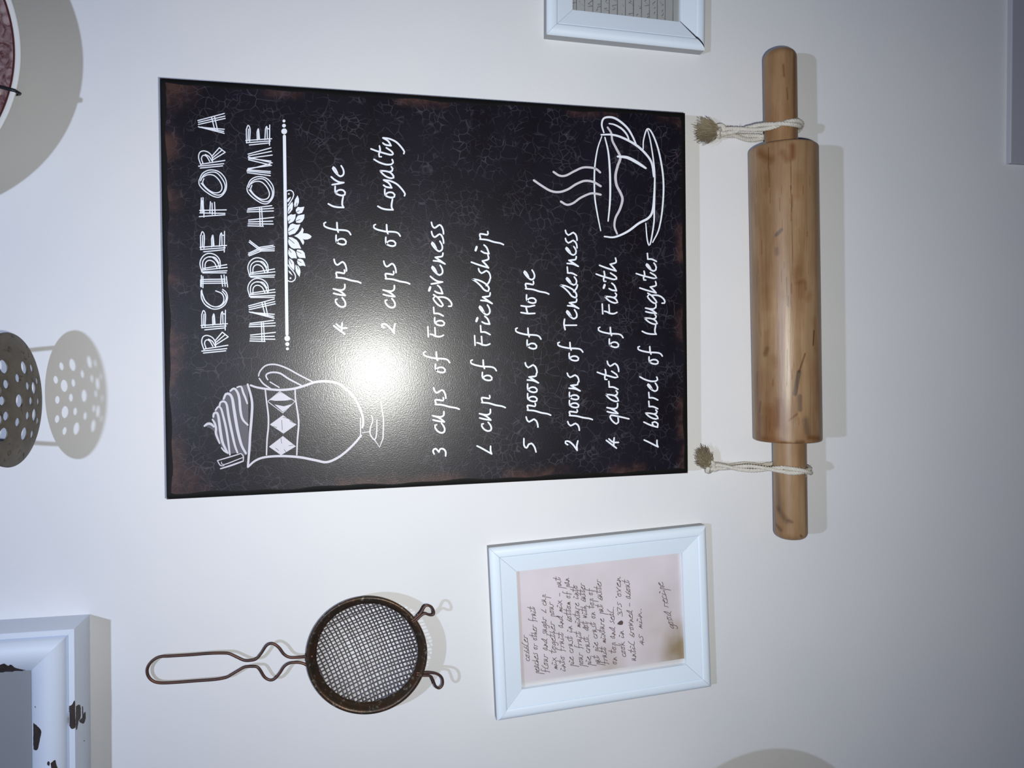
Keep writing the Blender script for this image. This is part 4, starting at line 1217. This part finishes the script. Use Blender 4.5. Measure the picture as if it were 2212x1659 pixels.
# ------------------------------------------------------------------ jute ropes
def rope(label, K, xf, xb_, xs, RHx, zf_, tuft_px, seed, knot_d=.011):
    """a loop of two cords round a pin handle, knotted above it, with a frayed end"""
    random.seed(seed)
    kp = P(K[0], K[1], knot_d)
    rp = empty('jute_rope', Vector((kp.x, 0, kp.z)))
    tag(rp, label, 'rope', 'ropes holding up the rolling pin')
    R_ = RHx + .0028
    cz = zf_(xs)
    path = []
    path.append(kp + Vector((0, -.001, -.002)))
    front_top = Vector((xf * .55 + xs * .45, -RPN - R_ * cos(radians(58)), cz + R_ * sin(radians(58))))
    mid = kp.lerp(front_top, .5) + Vector((0, -.0005, 0)); mid.x = kp.x * .45 + front_top.x * .55
    path.append(mid)
    for k in range(0, 13):
        an = radians(58 - k * (58 + 170) / 12)
        tt = k / 12
        x = (xf * .55 + xs * .45) * (1 - tt) + xb_ * tt if tt < .5 else xs * (1 - (tt - .5) * 2) + xb_ * ((tt - .5) * 2)
        if tt < .5: x = (xf * .55 + xs * .45) * (1 - 2 * tt) + xs * (2 * tt)
        path.append(Vector((x, -RPN - R_ * cos(an), zf_(x) + R_ * sin(an))))
    path.append(Vector((xb_, -.006, cz + R_ * .9)))
    path.append(Vector((xb_ * .6 + kp.x * .4, -.006, (cz + R_) * .55 + kp.z * .45)))
    path.append(kp + Vector((0, .003, -.002)))
    base = smooth_path(path, .0012)
    # resample the loop and lay four plies round it, twisted in pairs
    mb = MB()
    n_ = len(base)
    acc = 0
    s_ = [0]
    for i in range(1, n_): acc += (base[i] - base[i - 1]).length; s_.append(acc)
    for cord in (0, 1):
        for ply in (0, 1, 2):
            p_ = []
            up_ = None
            for i in range(n_):
                t_ = (base[min(i + 1, n_ - 1)] - base[max(i - 1, 0)]).normalized()
                sd = Vector((1, 0, 0)); sd = (sd - sd.dot(t_) * t_).normalized(); nn = t_.cross(sd)
                tw = s_[i] * 90 + pi * cord
                off = sd * cos(tw) * .0021 + nn * sin(tw) * .0008
                a2 = s_[i] * 900 + ply * 2 * pi / 3
                off += (sd * cos(a2) + nn * sin(a2)) * .0010
                p_.append(base[i] + off)
            mb.add(tube(p_, .00135, 7))
    mb.build('cord', m_rope, rp)
    mb = MB()
    for q in range(3):                       # overhand knot
        ph_ = q * .35; p_ = []
        for i in range(90):
            t_ = i / 89 * 2 * pi * 1.02 + ph_
            p_.append(kp + Vector(((sin(t_) + 2 * sin(2 * t_)) * .0019, -(sin(3 * t_)) * .0022 - .001, (cos(t_) - 2 * cos(2 * t_)) * .0024 + q * .0006)))
        mb.add(tube(p_, .0020 - q * .0002, 7))
    mb.build('knot', m_rope, rp)
    mb = MB()
    tx0, tx1, ty0, ty1 = tuft_px
    for i in range(620):
        an_, rr_ = random.uniform(0, 2 * pi), random.random() ** .6 * (.85 + .3 * random.random() + .16 * sin(3 * i))
        ex_, ey_ = (tx0 + tx1) / 2 + (tx1 - tx0) / 2 * rr_ * cos(an_), (ty0 + ty1) / 2 + (ty1 - ty0) / 2 * rr_ * sin(an_)
        e = P(ex_, ey_, random.uniform(.003, .020))
        m0 = kp.lerp(e, .5) + Vector((random.uniform(-.0022, .0022), random.uniform(-.002, .002), random.uniform(-.0022, .0022)))
        st0 = kp.lerp(m0, .3) + Vector((random.uniform(-.002, .002), random.uniform(-.002, .002), random.uniform(-.001, .003)))
        mb.add(tube(smooth_path([st0, m0, e], .003), lambda u: .00040 * (1 - .55 * u), 3))
    o = mb.build('frayed_end', m_fray, rp, smooth=False); o['kind'] = 'stuff'; o['label'] = 'frayed brown fibres'
    mb = MB()
    for i in range(70):                      # loose hairs on the cord
        b_ = random.choice(base[: n_ * 2 // 3]); e = b_ + Vector((random.uniform(-.005, .005), random.uniform(-.004, 0), random.uniform(-.004, .004)))
        m0 = b_.lerp(e, .5) + Vector((random.uniform(-.001, .001),) * 3)
        mb.add(tube(smooth_path([b_, m0, e], .002), .00010, 3))
    o = mb.build('loose_hairs', m_rope, rp, smooth=False); o['kind'] = 'stuff'
X_ = lambda px, py, d: P(px, py, d).x
rope('jute rope loop round the right end of the pin, knotted below a frayed tuft', (1558, 284), X_(1660, 272, .045), X_(1700, 292, .02), X_(1700, 262, .05), RH1, zh_off1, (1499, 1541, 252, 310), 31)
rope('jute rope loop round the left end of the pin, near the framed cobbler recipe', (1536, 1008), X_(1665, 1012, .045), X_(1700, 1008, .02), X_(1700, 1023, .05), RH2, zh_off2, (1501, 1538, 963, 1009), 32)

# ------------------------------------------------------------------ flat grey panel whose upper edge shows at the far lower right of the wall
a1 = P(2183, 352, .006)
bx = (a1.x, a1.x + .30, -.006, 0, a1.z - .12, a1.z)
o = mesh('grey_panel', *box(*bx), m_grey); tag(o, 'flat dull grey panel, its straight top edge low on the wall under the pin', 'panel')
bv = o.modifiers.new('soft', 'BEVEL'); bv.width = .0012; bv.segments = 3
